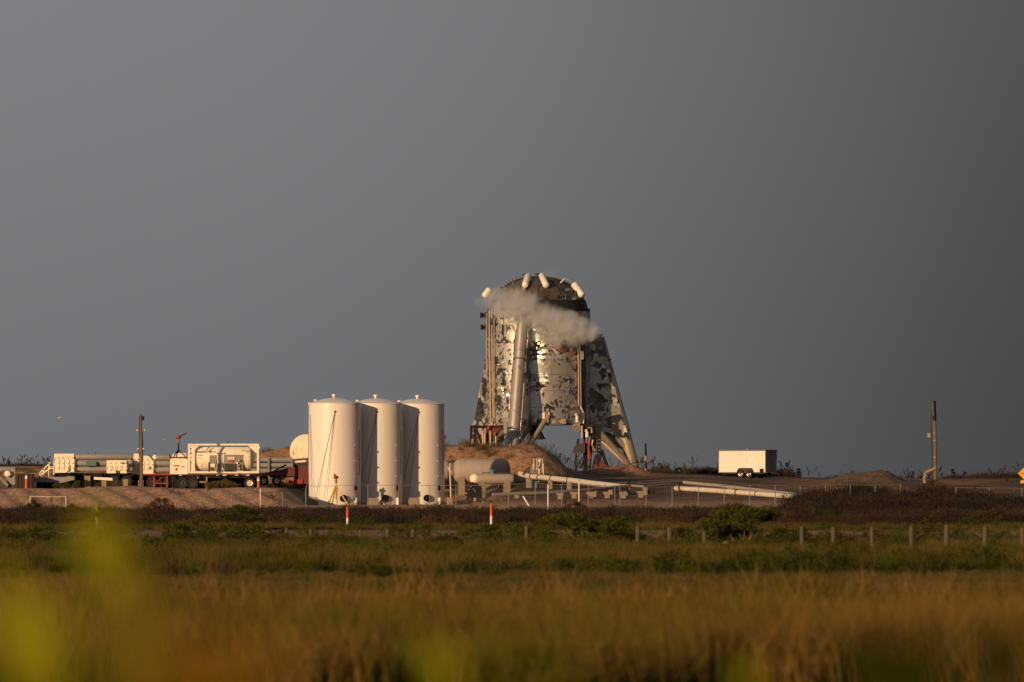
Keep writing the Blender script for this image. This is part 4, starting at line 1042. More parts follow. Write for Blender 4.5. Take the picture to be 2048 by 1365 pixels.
for px in (308, 334):
    MB().bar((X(px, dl), dl, zg - .05), (X(px, dl), dl, Z(953, dl)), .12).build('landing_leg', 'red', t3)
MB().bar((X(308, dl), dl, Z(967, dl)), (X(334, dl), dl, Z(967, dl)), .08).build('leg_brace', 'red', t3)
MB().bar((X(312, dl), dl, Z(967, dl)), (X(322, dl), dl, Z(955, dl)), .06).build('leg_brace', 'red', t3)
MB().path([(X(329, dl), dl, Z(913, dl)), (X(335, dl), dl, Z(925, dl)), (X(340, dl), dl, Z(942, dl))], .025, 5).build('hose', 'galv', t3)
monitor(357, 875, 662, 'red fire monitor with raised barrel on black tripod beside the tank container', 'black', Z(914, 662), .62)
# stand that carries that monitor
mt_ = thing('monitor_platform', 'dark steel platform carrying the black tripod fire monitor', 'platform', (X(357, 662), 662, g1(X(357, 662), 662)))
MB().span((X(340, 662), 661.3, Z(917, 662)), (X(375, 662), 662.7, Z(914.3, 662))).build('deck', 'darkgrey', mt_)
for px in (342, 373):
    for y in (661.4, 662.6): MB().bar((X(px, 662), y, g1(X(px, 662), y) - .05), (X(px, 662), y, Z(917, 662)), .12).build('post', 'darkgrey', mt_)
# white dish-ended tank far behind the tripod
mb = MB().capsule((X(343, 676), 676, Z(917, 676)), (X(378, 676), 676, Z(915, 676)), .42, 16, .8)
wt = thing('small_tank', 'small cream tank on the earth berm behind the black tripod', 'tank', (X(360, 676), 676, g1(X(360, 676), 676)))
mb.build('shell', 'cream', wt)
for px in (350, 370): MB().bar((X(px, 676), 676, g1(X(px, 676), 676) - .1), (X(px, 676), 676, Z(917, 676)), .3).build('saddle', 'concrete', wt)

# timber cribbing and loose beam under the trailers
for px, py, w, h, d in ((141, 956, 12, 7, 652.5), (175, 956, 12, 8, 652.5), (208, 966, 10, 12, 651), (251, 967, 10, 16, 651), (282, 968, 11, 14, 649.5)):
    x = X(px, d); zg = g1(x, d)
    t_ = thing('timber_crib', {141: 'low tan timber crib under the tall flat cream cabinet', 175: 'low tan timber crib under the green name board', 208: 'tan timber crib carrying the pale loose beam', 251: 'tan timber crib under the notched cream cabinet', 282: 'tan timber crib standing against the utility pole'}[px], 'timber stack', (x, d, zg), 'timber cribbing under the trailers')
    z1 = Z(py - h / 2, d); n = max(3, int((z1 - zg) / .16)); st = (z1 - zg) / n
    for k in range(n):
        if k % 2: MB().box((x, d, zg + st * (k + .5)), (S(w, d), .5, st * .94)).build('timber', 'timber', t_, smooth=False)
        else:
            for y in (-.17, .17): MB().box((x, d + y, zg + st * (k + .5)), (S(w, d) * .96, .16, st * .94)).build('timber', 'timber', t_, smooth=False)
o = MB().bar((X(188, 650.6), 650.6, Z(957, 650.6)), (X(225, 650.6), 650.6, Z(959, 650.6)), .2, .22).build('loose_beam', 'cream')
tag(o, 'pale beam laid across the timber cribbing under the tube trailers', 'beam')

# steps, ramp, skip and machinery at the edge of the site
def steps():
    d = 656.0; zg = g1(X(90, d), d)
    t_ = thing('access_steps', 'cream steel access steps with handrails beside the tall cabinet', 'steps', (X(90, d), d, zg))
    def q(px, py, dy=0): return Vector((X(px, d), d + dy, Z(py, d)))
    for dy in (-.4, .4):
        MB().bar(q(77, 949, dy), q(100, 926, dy), .06).build('handrail', 'cream', t_)
        MB().bar(q(80, 952, dy), q(100, 938, dy), .09).build('stringer', 'cream', t_)
        for px, a, b_ in ((78, 952, 948), (87, 950, 938), (98, 976, 925), (108, 950, 926)): MB().bar(q(px, a, dy), q(px, b_, dy), .06).build('post', 'cream', t_)
        MB().bar(q(98, 934, dy), q(109, 934, dy), .05).build('handrail', 'cream', t_)
    for k in range(7): MB().box(q(80 + 3 * k, 952 - 2.3 * k), (.22, .8, .03)).build('tread', 'cream', t_)
    MB().span(q(98, 938, -.45), q(110, 936, .45)).build('landing', 'cream', t_)
    for px in (79,): MB().bar(q(px, 977, 0), q(px, 951, 0), .1).build('post', 'darkgrey', t_)
steps()
def ramp():
    d = 651.0; zg = g1(X(110, d), d)
    t_ = thing('flat_barge_deck', 'long low dark grey deck with curved underside below the access steps', 'deck', (X(110, d), d, zg))
    def q(px, py): return Vector((X(px, d), d, Z(py, d)))
    MB().poly([q(68, 955), q(150, 954), q(150, 960), q(125, 966), q(70, 964)], (0, 1, 0), 2.0).build('deck', 'greytube', t_)
    for px in (72, 96, 122, 145): MB().bar((X(px, d), d, zg - .1), q(px, 960), .16).build('support', 'darkgrey', t_)
    MB().span((X(70, d), d + .2, zg), (X(146, d), d + .4, Z(962, d))).build('skirt', 'black', t_)
ramp()
x0, x1 = X(33, 648), X(68, 648); zg = g1((x0 + x1) / 2, 648)
t_ = thing('steel_skip', 'dark maroon steel skip behind the orange marker', 'skip', ((x0 + x1) / 2, 648, zg))
MB().span((x0, 647.2, zg - .03), (x1, 648.8, Z(949, 648))).build('box', 'maroon_box', t_)
for k in range(5):
    x = x0 + (x1 - x0) * (k + .5) / 5; MB().span((x - .04, 647.13, zg), (x + .04, 647.198, Z(950, 648))).build('rib', 'maroon_box', t_)
MB().span((x0 - .03, 647.1, Z(950, 648)), (x1 + .03, 648.9, Z(948.5, 648))).build('rim', 'maroon_box', t_)
def plant():
    d = 652.0; zg = g1(X(12, d), d)
    t_ = thing('pump_skid', 'grey pump skid with horizontal drum and a slanted chute beside the maroon skip', 'pump', (X(12, d), d, zg))
    def q(px, py, dy=0): return Vector((X(px, d), d + dy, Z(py, d)))
    MB().capsule(q(-30, 939), q(33, 939), S(5.5, d), 16, .6).build('drum', 'greytube', t_)
    e = MB().axial(q(16, 948, -.6), (0, -1, 0), [(0, .26), (.2, .24), (.25, .05)], 16).build('motor_cover', 'cream', t_)
    MB().span(q(-30, 976.5, -.5), q(30, 970, .5)).build('skid_base', 'darkgrey', t_)
    MB().span(q(14, 970, -.4), q(31, 951, .4)).build('engine_box', 'greytube', t_)
    MB().bar(q(-4, 950, -.7), q(17, 972, -.7), .35, .2).build('chute', 'grey', t_)
    for px in (-20, 2, 28): MB().bar(q(px, 972), q(px, 940), .12).build('frame_post', 'darkgrey', t_)
    MB().tube(q(18, 940, .3), q(18, 927, .3), .04, n=6).build('exhaust', 'black', t_); MB().ball(q(18, 925, .3), .13, 8, 5, (.9, .9, 1.3)).build('lamp', 'black', t_)
    MB().span(q(22, 948, -.3), q(31, 937, .3)).build('panel', 'greytube', t_)
plant()

# ================================================================ poles
def pole_left():
    d = 645.0; x = X(282, d); zg = g1(x, d)
    t_ = thing('utility_pole', 'brown timber utility pole with clamps standing before the tube trailers', 'pole', (x, d, zg))
    xt = X(281, d)
    MB().path([(X(283, d), d, zg - .3), (X(282.6, d), d, Z(900, d)), (xt, d, Z(828, d))], [.15, .13, .10], 12).build('post', 'wood', t_)
    MB().box((xt + .2, d, Z(837, d)), (.2, .2, .34)).build('transformer_box', 'black', t_)
    for py, w in ((861, .30), (898, .22)):
        MB().bar((x - w, d - .12, Z(py, d)), (x + w, d - .12, Z(py, d)), .06).build('cross_clamp', 'wood', t_)
        for s_ in (-1, 1): MB().ball((x + s_ * w, d - .12, Z(py, d)), .075, 8, 5).build('insulator', 'white_gloss', t_)
    MB().path([(x - .13, d - .1, zg), (x - .16, d - .1, Z(890, d)), (x - .14, d - .1, Z(870, d)), (xt - .1, d - .08, Z(832, d))], .025, 5).build('cable', 'black', t_)
    MB().path([(x + .13, d - .1, zg), (x + .17, d - .1, Z(900, d)), (x + .15, d - .1, Z(862, d))], .025, 5).build('cable', 'darkgrey', t_)
pole_left()
d = 706.0; x = X(1292, d)
t_ = thing('short_pole', 'plain slim timber pole beside the rocket fin', 'pole', (x, d, g1(x, d)))
MB().path([(x, d, g1(x, d) - .2), (x, d, Z(930, d)), (x - .03, d, Z(887, d))], [.12, .11, .08], 10).build('post', 'timber', t_)
MB().tube((x, d, Z(930, d)), (x, d, Z(929.4, d)), .125, n=10).build('band', 'darkgrey', t_)
def pole_right():
    d = 655.0; x = X(1869.5, d); zg = g1(x, d)
    t_ = thing('vent_stack', 'tall tan pole with black capped conduit and a bent standpipe at its foot', 'pole', (x, d, zg))
    MB().path([(X(1871, d), d, zg - .3), (X(1870.5, d), d, Z(900, d)), (X(1869, d), d, Z(830, d))], [.15, .13, .12], 14).build('post', 'wood', t_)
    MB().path([(X(1869.5, d), d, Z(842, d)), (X(1868, d), d, Z(802, d))], [.15, .15], 14).build('black_sleeve', 'black', t_)
    MB().path([(X(1864.5, d), d - .1, zg), (X(1863, d), d - .1, Z(880, d)), (X(1861, d), d - .1, Z(838, d)), (X(1865, d), d - .1, Z(804, d))], .06, 8).build('conduit', 'darkgrey', t_)
    MB().path([(X(1866.5, d), d - .16, Z(832, d)), (X(1865.5, d), d - .16, Z(805, d))], .05, 6).build('conduit', 'galv', t_)
    MB().box((X(1857.5, d), d - .1, Z(871, d)), (.26, .2, .36)).build('meter_box', 'timber', t_)
    for py in (868, 883, 916, 937): MB().tube((X(1870, d), d, Z(py, d)), (X(1870, d), d, Z(py - 2, d)), .165, n=14).build('clamp_band', 'timber', t_)
    MB().path([(X(1849, d), d - .3, zg - .1), (X(1849, d), d - .3, Z(952, d)), (X(1851, d), d - .3, Z(946, d)), (X(1856, d), d - .25, Z(943, d)), (X(1868, d), d - .1, Z(939, d))], .12, 10).build('standpipe', 'timber', t_)
    MB().tube((X(1849, d), d - .3, Z(958, d)), (X(1849, d), d - .3, Z(955, d)), .19, n=12).build('flange', 'concrete', t_)
pole_right()

# ================================================================ horizontal tanks and pipes
def htank(label, d, pa, pb, py0, py1, m, k, yaw=0, saddles=(), extra=None, cat='tank'):
    xa, xb = X(pa, d), X(pb, d); zc_ = (Z(py0, d) + Z(py1, d)) / 2; r = (Z(py0, d) - Z(py1, d)) / 2
    cx = (xa + xb) / 2; zg = g1(cx, d)
    t_ = thing('horizontal_tank', label, cat, (cx, d, zg))
    h = (xb - xa) / 2; dv = Vector((math.cos(yaw), math.sin(yaw), 0)) * h; c = Vector((cx, d, zc_))
    sh = MB().capsule(c - dv, c + dv, r, 40, k).build('shell', m, t_)
    for f_ in (-.6, 0, .6):
        p = c + dv * f_; MB().axial(p, dv, [(-.03, r), (0, r + .012), (.03, r)], 40, (False, False)).build('weld_band', m, sh)
    for f_ in saddles:
        p = c + dv * f_; gz_ = g1(p.x, p.y)
        MB().box((p.x, p.y, (gz_ + zc_ - r * .5) / 2), (.5, r * 1.7, max(.1, zc_ - r * .5 - gz_)), rz=yaw).build('saddle', 'concrete', t_)
    return t_, c, dv, r
t_, c, dv, r = htank('long grey horizontal tank lying before the earth berm', 663, 905, 1021, 918, 966, 'tanbody', .55, 0.06, (-.7, .7))
MB().path([c - dv * .98 + Vector((-.1, -.7, -.3)), c - dv * .98 + Vector((-.25, -.8, .1)), c - dv * 1.0 + Vector((-.2, -.7, .6))], .07, 7).build('fill_pipe', 'pipe_white', t_)
htank('second grey horizontal tank half hidden behind the white upright tank', 665, 800, 903, 920, 964, 'tanbody', .5, 0.05, (-.6, .6))
t_, c, dv, r = htank('small tank with shade grey body and lit cream round end before the long grey tank', 645, 946, 1031, 948, 968, 'tanbody', .95, 0.16, (-.6, .6))
MB().ball(c - dv * .93, r * 1.02, 18, 10).build('lit_end_cap', 'cream', t_)  # lit end and shaded body put in as cream and grey paint
vb = MB().tube(c + Vector((-.15, 0, r - .02)), c + Vector((-.15, 0, r + .2)), .16, n=12).build('valve', 'blue', t_)
MB().ball(c + Vector((-.15, 0, r + .26)), .15, 10, 6, (1.5, 1, .6)).build('valve_wheel', 'blue', vb)
MB().path([c + Vector((-1.0, -.05, r + .08)), c + Vector((1.4, .1, r + .08))], .035, 6).build('relief_pipe', 'darkgrey', t_)
d = 646.0; x = X(900, d)
t_ = thing('slanted_post', 'white slanted pipe post beside the long grey tank', 'post', (x, d, g1(x, d)))
MB().path([(x + .1, d, g1(x, d) - .1), (x, d, Z(945, d)), (X(896, d), d, Z(934, d))], .06, 8).build('pipe', 'pipe_white', t_)
MB().tube((x + .02, d, Z(948, d)), (x + .02, d, Z(947, d)), .09, n=8).build('collar', 'galv', t_)

def vent_rack():
    d = 652.0; zg = g1(X(1078, d), d)
    t_ = thing('valve_manifold', 'rack of slim vent pipes and valves at the head of the white pipeline', 'valve rack', (X(1078, d), d, zg))
    def q(px, py, dy=0): return Vector((X(px, d), d + dy, Z(py, d)))
    for px, a, b_ in ((1068, 940, 917), (1066, 947, 929), (1074, 940, 917), (1085, 945, 917), (1087, 950, 928), (1079, 950, 917), (1077, 965, 930)):
        MB().tube(q(px, a, -.1), q(px, b_, -.1), .045, n=7).build('vent_pipe', 'pipe_white', t_)
    MB().ball(q(1080, 922, -.12), .17, 10, 6, (.9, .9, 1.2)).build('globe_valve', 'pipe_white', t_)
    MB().ball(q(1078, 935, -.12), .12, 8, 5).build('globe_valve', 'galv', t_)
    for py in (941, 946, 950): MB().bar(q(1060, py, -.15), q(1074, py, -.15), .08).build('rail', 'grey', t_)
    for px in (1062, 1072): MB().bar(Vector((X(px, d), d, zg - .1)), q(px, 937), .09).build('post', 'grey', t_)
    for a, b_ in (((1045, 950), (1060, 935)), ((1050, 953), (1066, 937)), ((1055, 955), (1071, 939))): MB().bar(q(*a, .6), q(*b_, .6), .14).build('sloped_grate', 'darkgrey', t_)
vent_rack()
def pipeline(label, pts, r, m, sup=(), joints=(), group=None):
    P_ = [P(*p) for p in pts]; b0 = P_[0]
    t_ = thing('pipeline', label, 'pipeline', (b0.x, b0.y, g1(b0.x, b0.y)), group)
    MB().path(P_, r, 16).build('pipe', m, t_)
    def at_(f_):
        n = len(P_) - 1; k = min(n - 1, int(f_ * n)); return P_[k].lerp(P_[k + 1], f_ * n - k), (P_[k + 1] - P_[k]).normalized()
    for f_ in joints:
        c, ax = at_(f_); MB().tube(c - ax * .06, c + ax * .06, r * 1.18, n=16).build('flange', 'darkgrey', t_)
    for f_ in sup:
        c, ax = at_(f_); zg = g1(c.x, c.y)
        if c.z - r - zg > .05: MB().box((c.x, c.y, (zg - .1 + c.z - r * .7) / 2), (.36, .6, c.z - r * .7 - zg + .1)).build('support', 'concrete', t_)
    return t_
pipeline('thick white pipeline running down from the valve rack', [(1040, 948, 655), (1058, 953, 652), (1078, 955, 650), (1100, 957, 648), (1140, 961, 643), (1185, 967, 637), (1236, 973, 631)], .22, 'pipe_white', (.15, .5, .66, .95), (.22, .34, .52, .66))
pipeline('thick pale pipeline lying on low blocks before the box trailer', [(1352, 977, 640), (1420, 981, 635), (1500, 987, 629), (1590, 994, 622), (1640, 998, 618)], .2, 'pipe_white', (.3, .5, .6, .8), (.42, .54))
pipeline('thin grey pipe bent over the field between the two thick pipelines', [(985, 990, 621), (1100, 986, 623), (1180, 980, 626), (1260, 973, 632), (1362, 965, 640), (1440, 972, 638), (1520, 981, 634), (1612, 992, 626)], .14, 'pipe_grey', (.06, .18, .3, .42, .75, .9), (.57,))
pipeline('slim pipe laid beside the thick white pipeline end', [(1236, 970, 633), (1290, 974, 631), (1340, 970, 634)], .09, 'pipe_grey', (.5,), (.5,))
pipeline('low whitish pipe behind the dark brush near the spoil heap', [(1640, 999, 616), (1720, 999, 616), (1850, 1000, 616)], .16, 'pipe_white', (.1, .4, .7, .95), (.5,))
for i, px in enumerate((1120, 1148, 1180, 1214, 1246, 1281)):
    d = 619 + i * .8; x = X(px, d); zg = g1(x, d)
    o = MB().poly([(x - .2, d, zg - .1), (x + .22, d, zg - .1), (x + .19, d, zg + .3), (x + .30, d, zg + .36), (x + .30, d, zg + .5), (x - .30, d, zg + .5), (x - .30, d, zg + .35), (x - .18, d, zg + .28)], (0, 1, 0), .5).build('pipe_plinth', 'concrete')
    tag(o, 'tan concrete pipe plinth in the row before the thin grey pipe', 'plinth', 'concrete plinths along the pipe')
# dark pump set
def genset():
    d = 630.0; x = X(962, d); zg = g1(x, d)
    t_ = thing('diesel_pump', 'black diesel pump with bright fittings before the small pale tank', 'pump', (x, d, zg))
    def q(px, py, dy=0): return Vector((X(px, d), d + dy, Z(py, d)))
    MB().poly([q(932, 985), q(936, 976), q(945, 973), q(962, 972), q(966, 985), q(966, 996), q(934, 996)], (0, 1, 0), .9).build('engine', 'black', t_)
    MB().poly([q(936, 971), q(944, 964), q(958, 969), q(958, 973), q(938, 973)], (0, 1, 0), .6).build('canopy', 'black', t_)
    MB().span(q(930, 1003, -.4), q(972, 996, .4)).build('skid', 'darkgrey', t_)
    MB().span(q(942, 1003, -.5), q(953, 996, -.42)).build('plate', 'timber', t_)
    for px, py in ((942, 974), (948, 979), (951, 983), (934, 987), (938, 980)): MB().ball(q(px, py, -.5), .07, 8, 5).build('fitting', 'chrome', t_)
    for a, b_ in (((960, 983), (961, 1006)), ((966, 983), (974, 1006)), ((970, 985), (978, 1004))): MB().bar(q(*a, -.3), q(*b_, -.3), .05).build('hitch_rod', 'darkgrey', t_)
    wheel(t_, q(940, 999, -.5), .25, .16, 'darkgrey'); wheel(t_, q(958, 999, -.5), .25, .16, 'darkgrey')
genset()

# ================================================================ box trailer
def box_trailer():
    d = 700.0; th = R(33); c2 = X(1493, d); zg = g1(c2, d)
    t_ = thing('box_trailer', 'white enclosed twin axle box trailer parked on the dark ground', 'trailer', (c2, d, zg))
    u = Vector((math.cos(th), -math.sin(th), 0)); n_ = Vector((-math.sin(th), -math.cos(th), 0))   # along the side, out of the side
    L = S(92, d) / math.cos(th); Wd = S(23, d) / math.sin(th); zt_, zb_ = Z(901.5, d), Z(946, d)
    base = Vector((X(1438, d), d + 1.3, 0))
    def p(a, b_, z): return base + u * a - n_ * b_ + Vector((0, 0, z))
    m = MB(); pts = [(0, 0), (L, 0), (L, Wd), (0, Wd)]
    m.add([p(a, b_, zb_) for a, b_ in pts] + [p(a, b_, zt_) for a, b_ in pts], [(3, 2, 1, 0), (4, 5, 6, 7), (0, 1, 5, 4), (1, 2, 6, 5), (2, 3, 7, 6), (3, 0, 4, 7)])
    bd = m.build('body', 'white', t_, smooth=False)
    for a in (0.0, L):
        MB().bar(p(a, -.01, zb_), p(a, -.01, zt_), .07).build('corner_trim', 'galv', bd)
    MB().bar(p(L, Wd, zb_), p(L, Wd, zt_), .07).build('corner_trim', 'galv', bd)
    MB().bar(p(-.03, -.015, zt_), p(L + .03, -.015, zt_), .08).build('roof_trim', 'galv', bd)
    MB().bar(p(L + .015, 0, zt_), p(L + .015, Wd, zt_), .09).build('roof_trim', 'darkgrey', bd)
    MB().bar(p(0, -.01, zb_ + .03), p(L, -.01, zb_ + .03), .08).build('sill_trim', 'galv', bd)
    for k in range(1, 6): MB().bar(p(L * k / 6, -.004, zb_ + .08), p(L * k / 6, -.004, zt_ - .06), .012, .02).build('panel_joint', 'white', bd)
    MB().quad(p(L + .012, .06, zb_ + .05), p(L + .012, Wd - .06, zb_ + .05), p(L + .012, Wd - .06, zt_ - .08), p(L + .012, .06, zt_ - .08), .016).build('end_shade_panel', 'greytube', bd, smooth=False)  # shade on the trailer's end put in as a grey panel
    MB().bar(p(L + .02, Wd * .5, zb_ + .06), p(L + .02, Wd * .5, zt_ - .06), .03).build('door_joint', 'darkgrey', bd)
    MB().bar(p(L + .05, Wd * .92, zb_ + .3), p(L + .05, Wd * .92, zb_ + 1.2), .04).build('door_bar', 'chrome', bd)
    MB().box(p(L * .6, -.02, zt_ - .85), (.1, .04, .05)).build('side_lamp', 'hatch', bd)
    MB().tube(p(L * .55, .6, zt_), p(L * .55, .6, zt_ + .14), .2, n=12).build('roof_vent', 'galv', t_)
    fa = L * .585
    MB().add([p(fa - .85, -.03, zb_ + .02), p(fa - .62, -.03, zb_ + .42), p(fa + .62, -.03, zb_ + .42), p(fa + .85, -.03, zb_ + .02), p(fa - .85, -.26, zb_ + .02), p(fa - .62, -.26, zb_ + .38), p(fa + .62, -.26, zb_ + .38), p(fa + .85, -.26, zb_ + .02)],
             [(0, 1, 5, 4), (1, 2, 6, 5), (2, 3, 7, 6), (3, 2, 1, 0)]).build('wheel_arch', 'darkgrey', t_)
    for a in (-.42, .42):
        for b_ in (-.12, Wd - .1):
            c = p(fa + a, b_, 0); c.z = zg + .34
            wheel(t_, c, .36, .22, 'chrome', ax=n_ if b_ < 0 else -n_)
    MB().bar(p(.2, .25, zb_ - .06), p(L - .1, .25, zb_ - .06), .14).build('chassis_rail', 'black', t_)
    MB().bar(p(.2, Wd - .25, zb_ - .06), p(L - .1, Wd - .25, zb_ - .06), .14).build('chassis_rail', 'black', t_)
    MB().bar(p(L, Wd * .5, zb_ - .05), p(L + .9, Wd * .5, zb_ - .1), .12).build('drawbar', 'black', t_)
    MB().bar(p(L + .8, Wd * .5, zb_ - .1), p(L + .8, Wd * .5, g1(*p(L + .8, Wd * .5, 0)[:2])), .08).build('jack', 'black', t_)
    MB().box(p(L - .35, -.02, zb_ + .1), (.35, .2, .5), rz=-th).build('battery_box', 'black', t_)
box_trailer()
d = 706.0; x = X(1597, d)
t_ = thing('floodlight', 'small floodlight with bright lens beside the box trailer', 'lamp', (x, d, g1(x, d)))
MB().bar((x, d, g1(x, d)), (x, d, Z(944, d)), .1).build('post', 'black', t_); hd = MB().box((x, d, Z(942, d)), (.34, .3, .42)).build('housing', 'black', t_)
MB().axial((x - .02, d - .15, Z(942, d)), (-.4, -1, .1), [(0, .12), (.06, .1)], 12).build('lens', 'chrome', hd)
d = 700.0; x = X(1357, d)
t_ = thing('cable_reel', 'dark round cable reel lying on the field before the dunes', 'reel', (x, d, g1(x, d)))
MB().axial((x, d, g1(x, d) + .28), (0.3, -1, 0), [(-.2, .3), (-.16, .3), (-.15, .16), (.15, .16), (.16, .3), (.2, .3)], 20).build('spool', 'black', t_)
MB().axial((x + .05, d - .2, g1(x, d) + .28), (0.3, -1, 0), [(0, .08), (.04, .08)], 12).build('hub', 'blue', t_)

# sign at the end of the fence
d = 560.0; x = X(2051, d); zg = g1(x, d)
t_ = thing('warning_sign', 'yellow diamond warning sign with a small plate beneath it', 'sign', (x, d, zg))
MB().bar((x, d + .05, zg - .2), (x, d + .05, Z(936, d)), .06).build('post', 'galv', t_)
s_ = S(15, d); zc_ = Z(947.5, d)
dm = MB().poly([(x - s_, d, zc_), (x, d, zc_ - s_), (x + s_, d, zc_), (x, d, zc_ + s_)], (0, 1, 0), .01).build('diamond_plate', 'signyellow', t_)
MB().span((x - s_ * .7, d - .01, zc_ - .02), (x + s_ * .7, d - .006, zc_ + .02)).build('printed_line', 'ink', dm)
MB().span((x - S(10, d), d - .005, Z(967, d)), (x + S(10, d), d + .006, Z(961, d))).build('lower_plate', 'signyellow', t_)

# ================================================================ chain link fence
def fence(label, anchors, h, gap, arms=True, barbed=False):
    """anchors: (px, distance) along the run"""
    A = [Vector((X(p, dd), dd, 0)) for p, dd in anchors]
    t_ = thing('chain_link_fence', label, 'fence', (A[0].x, A[0].y, g1(A[0].x, A[0].y)), 'chain link fence runs')
    pts = []
    for a, b_ in zip(A, A[1:]):
        n = max(1, round((b_ - a).length / gap)); pts += [a.lerp(b_, k / n) for k in range(n)]
    pts.append(A[-1])
    tops = []
    for i, p_ in enumerate(pts):
        zg = g1(p_.x, p_.y); hh = h * random.uniform(.97, 1.03); tp = Vector((p_.x + random.uniform(-.03, .03), p_.y, zg + hh)); tops.append(tp)
        po = MB().tube((p_.x, p_.y, zg - .1), tp, .03, n=8).build('post', 'galv', t_)
        if arms and i % 3 == 0: MB().tube(tp, tp + Vector((.16, -.1, .28)), .02, n=5).build('barb_arm', 'galv', po)
    for a, b_ in zip(tops, tops[1:]):
        sag = (a + b_) / 2 + Vector((0, 0, -.02))
        MB().path([a, sag, b_], .017, 6).build('top_rail', 'galv', t_)
    w = MB(); st = .16
    for a, b_ in zip(tops, tops[1:]):
        L = (b_ - a).length; n = int(L / st); ga = Vector((a.x, a.y, a.z - h)); gb = Vector((b_.x, b_.y, b_.z - h)); k_h = int(h / st)
        for k in range(-k_h, n + 1):
            for sg in (0, 1):
                f0, f1 = k / n, (k + k_h) / n; s0, s1_ = max(0, f0), min(1, f1)
                if s1_ - s0 < 1e-3: continue
                v0, v1 = (s0 - f0) / (f1 - f0), (s1_ - f0) / (f1 - f0)
                if sg: v0, v1 = 1 - v0, 1 - v1
                p0 = ga.lerp(gb, s0).lerp(a.lerp(b_, s0), v0); p1 = ga.lerp(gb, s1_).lerp(a.lerp(b_, s1_), v1)
                q = Vector((.0035, 0, .0035)) if not sg else Vector((.0035, 0, -.0035))
                w.add([p0 - q, p0 + q, p1 + q, p1 - q], [(0, 1, 2, 3)])
    w.build('wire_mesh', 'galv', t_, smooth=False)
fence('chain link fence running below the raised earth bank', [(-60, 598), (240, 598), (520, 602), (612, 606)], 1.45, 2.3, arms=False)
fence('chain link fence with bent barb arms before the white tanks and pump', [(612, 606), (860, 608), (1230, 600)], 1.65, 2.25)
fence('chain link fence crossing the dark field below the box trailer', [(1240, 600), (1500, 603), (1800, 606)], 1.55, 2.0, arms=False)
fence('chain link fence with close posts beside the yellow sign', [(1912, 600), (2110, 600)], 1.5, 2.3, arms=False)
# lit gate frame in the bank fence
d = 592.0
t_ = thing('gate_frame', 'white pipe gate frame standing open before the earth bank', 'gate', (X(97, d), d, g1(X(97, d), d)))
for px in (61, 132): MB().tube((X(px, d), d, g1(X(px, d), d) - .1), (X(px, d), d, Z(994, d)), .045, n=8).build('post', 'pipe_white', t_)
MB().path([(X(61, d), d, Z(993, d)), (X(97, d), d, Z(994, d)), (X(132, d), d, Z(994, d))], .03, 6).build('top_rail', 'pipe_white', t_)
o = MB().path([(X(135, 585), 585, Z(1022.5, 585)), (X(175, 585), 585, Z(1023, 585))], .05, 6).build('fallen_rail', 'white_gloss'); tag(o, 'white pipe lying low beside the gate frame post', 'pipe')
o = MB().bar((X(1046, 603), 603, Z(993, 603)), (X(1058, 603), 603, Z(1013, 603)), .1).build('leaning_stake', 'white_gloss'); tag(o, 'white stake leaning against the chain link fence', 'stake')
for px, dd, py, lab in ((1096, 597, 970, 'white slim post taller than the fence near the leaning stake'), (1158, 590, 962, 'tallest white survey post by the pipe plinths'), (521, 604, 978, 'white slim post at the end of the earth bank'), (431, 565, 1024, 'short white peg in the dark brush')):
    x = X(px, dd); zg = g1(x, dd)
    t_ = thing('survey_post', lab, 'post', (x, dd, zg)); MB().tube((x, dd, zg - .1), (x, dd, Z(py, dd)), .05, .045, n=8).build('post', 'white_gloss', t_)
    MB().tube((x, dd, Z(py, dd)), (x, dd, Z(py, dd) + .05), .06, n=8).build('cap', 'galv', t_)

# orange and white markers
for px, d, yt, yb, ym, lab, order in ((695, 447, 1014, 1053, 1036, 'orange and white marker post standing before the white upright tanks', 0), (982.5, 408, 1006, 1062, 1032, 'taller orange and white marker post beside the green shrub bank', 0),
                           (53, 640, 949, 977, 956, 'orange tube marker with a white band before the maroon skip', 1), (517, 645, 953, 976, 961, 'orange tube marker with a white band beside the chassis wheels', 1)):
    x = X(px, d); zg = g1(x, d); z1, zm = Z(yt, d), Z(ym, d)
    r = S(2.3, d) if not order else S(2.4, d)
    t_ = thing('marker_post', lab, 'marker', (x, d, zg), 'orange and white marker posts')
    if not order:
        MB().tube((x, d, zg - .05), (x, d, zm), r * 1.05, n=12).build('white_sleeve', 'white_gloss', t_)
        MB().axial((x, d, zm), (0, 0, 1), [(0, r * 1.1), (z1 - zm - .05, r * 1.0), (z1 - zm, r * .5)], 12).build('orange_sleeve', 'orange', t_)
    else:
        MB().axial((x, d, zg - .05), (0, 0, 1), [(0, r * 1.3), (z1 - zg, r), (z1 - zg + .05, r * .5)], 12).build('orange_sleeve', 'orange', t_)
        MB().tube((x, d, zm - .08), (x, d, zm + .14), r * 1.22, n=12).build('white_band', 'white_gloss', t_)

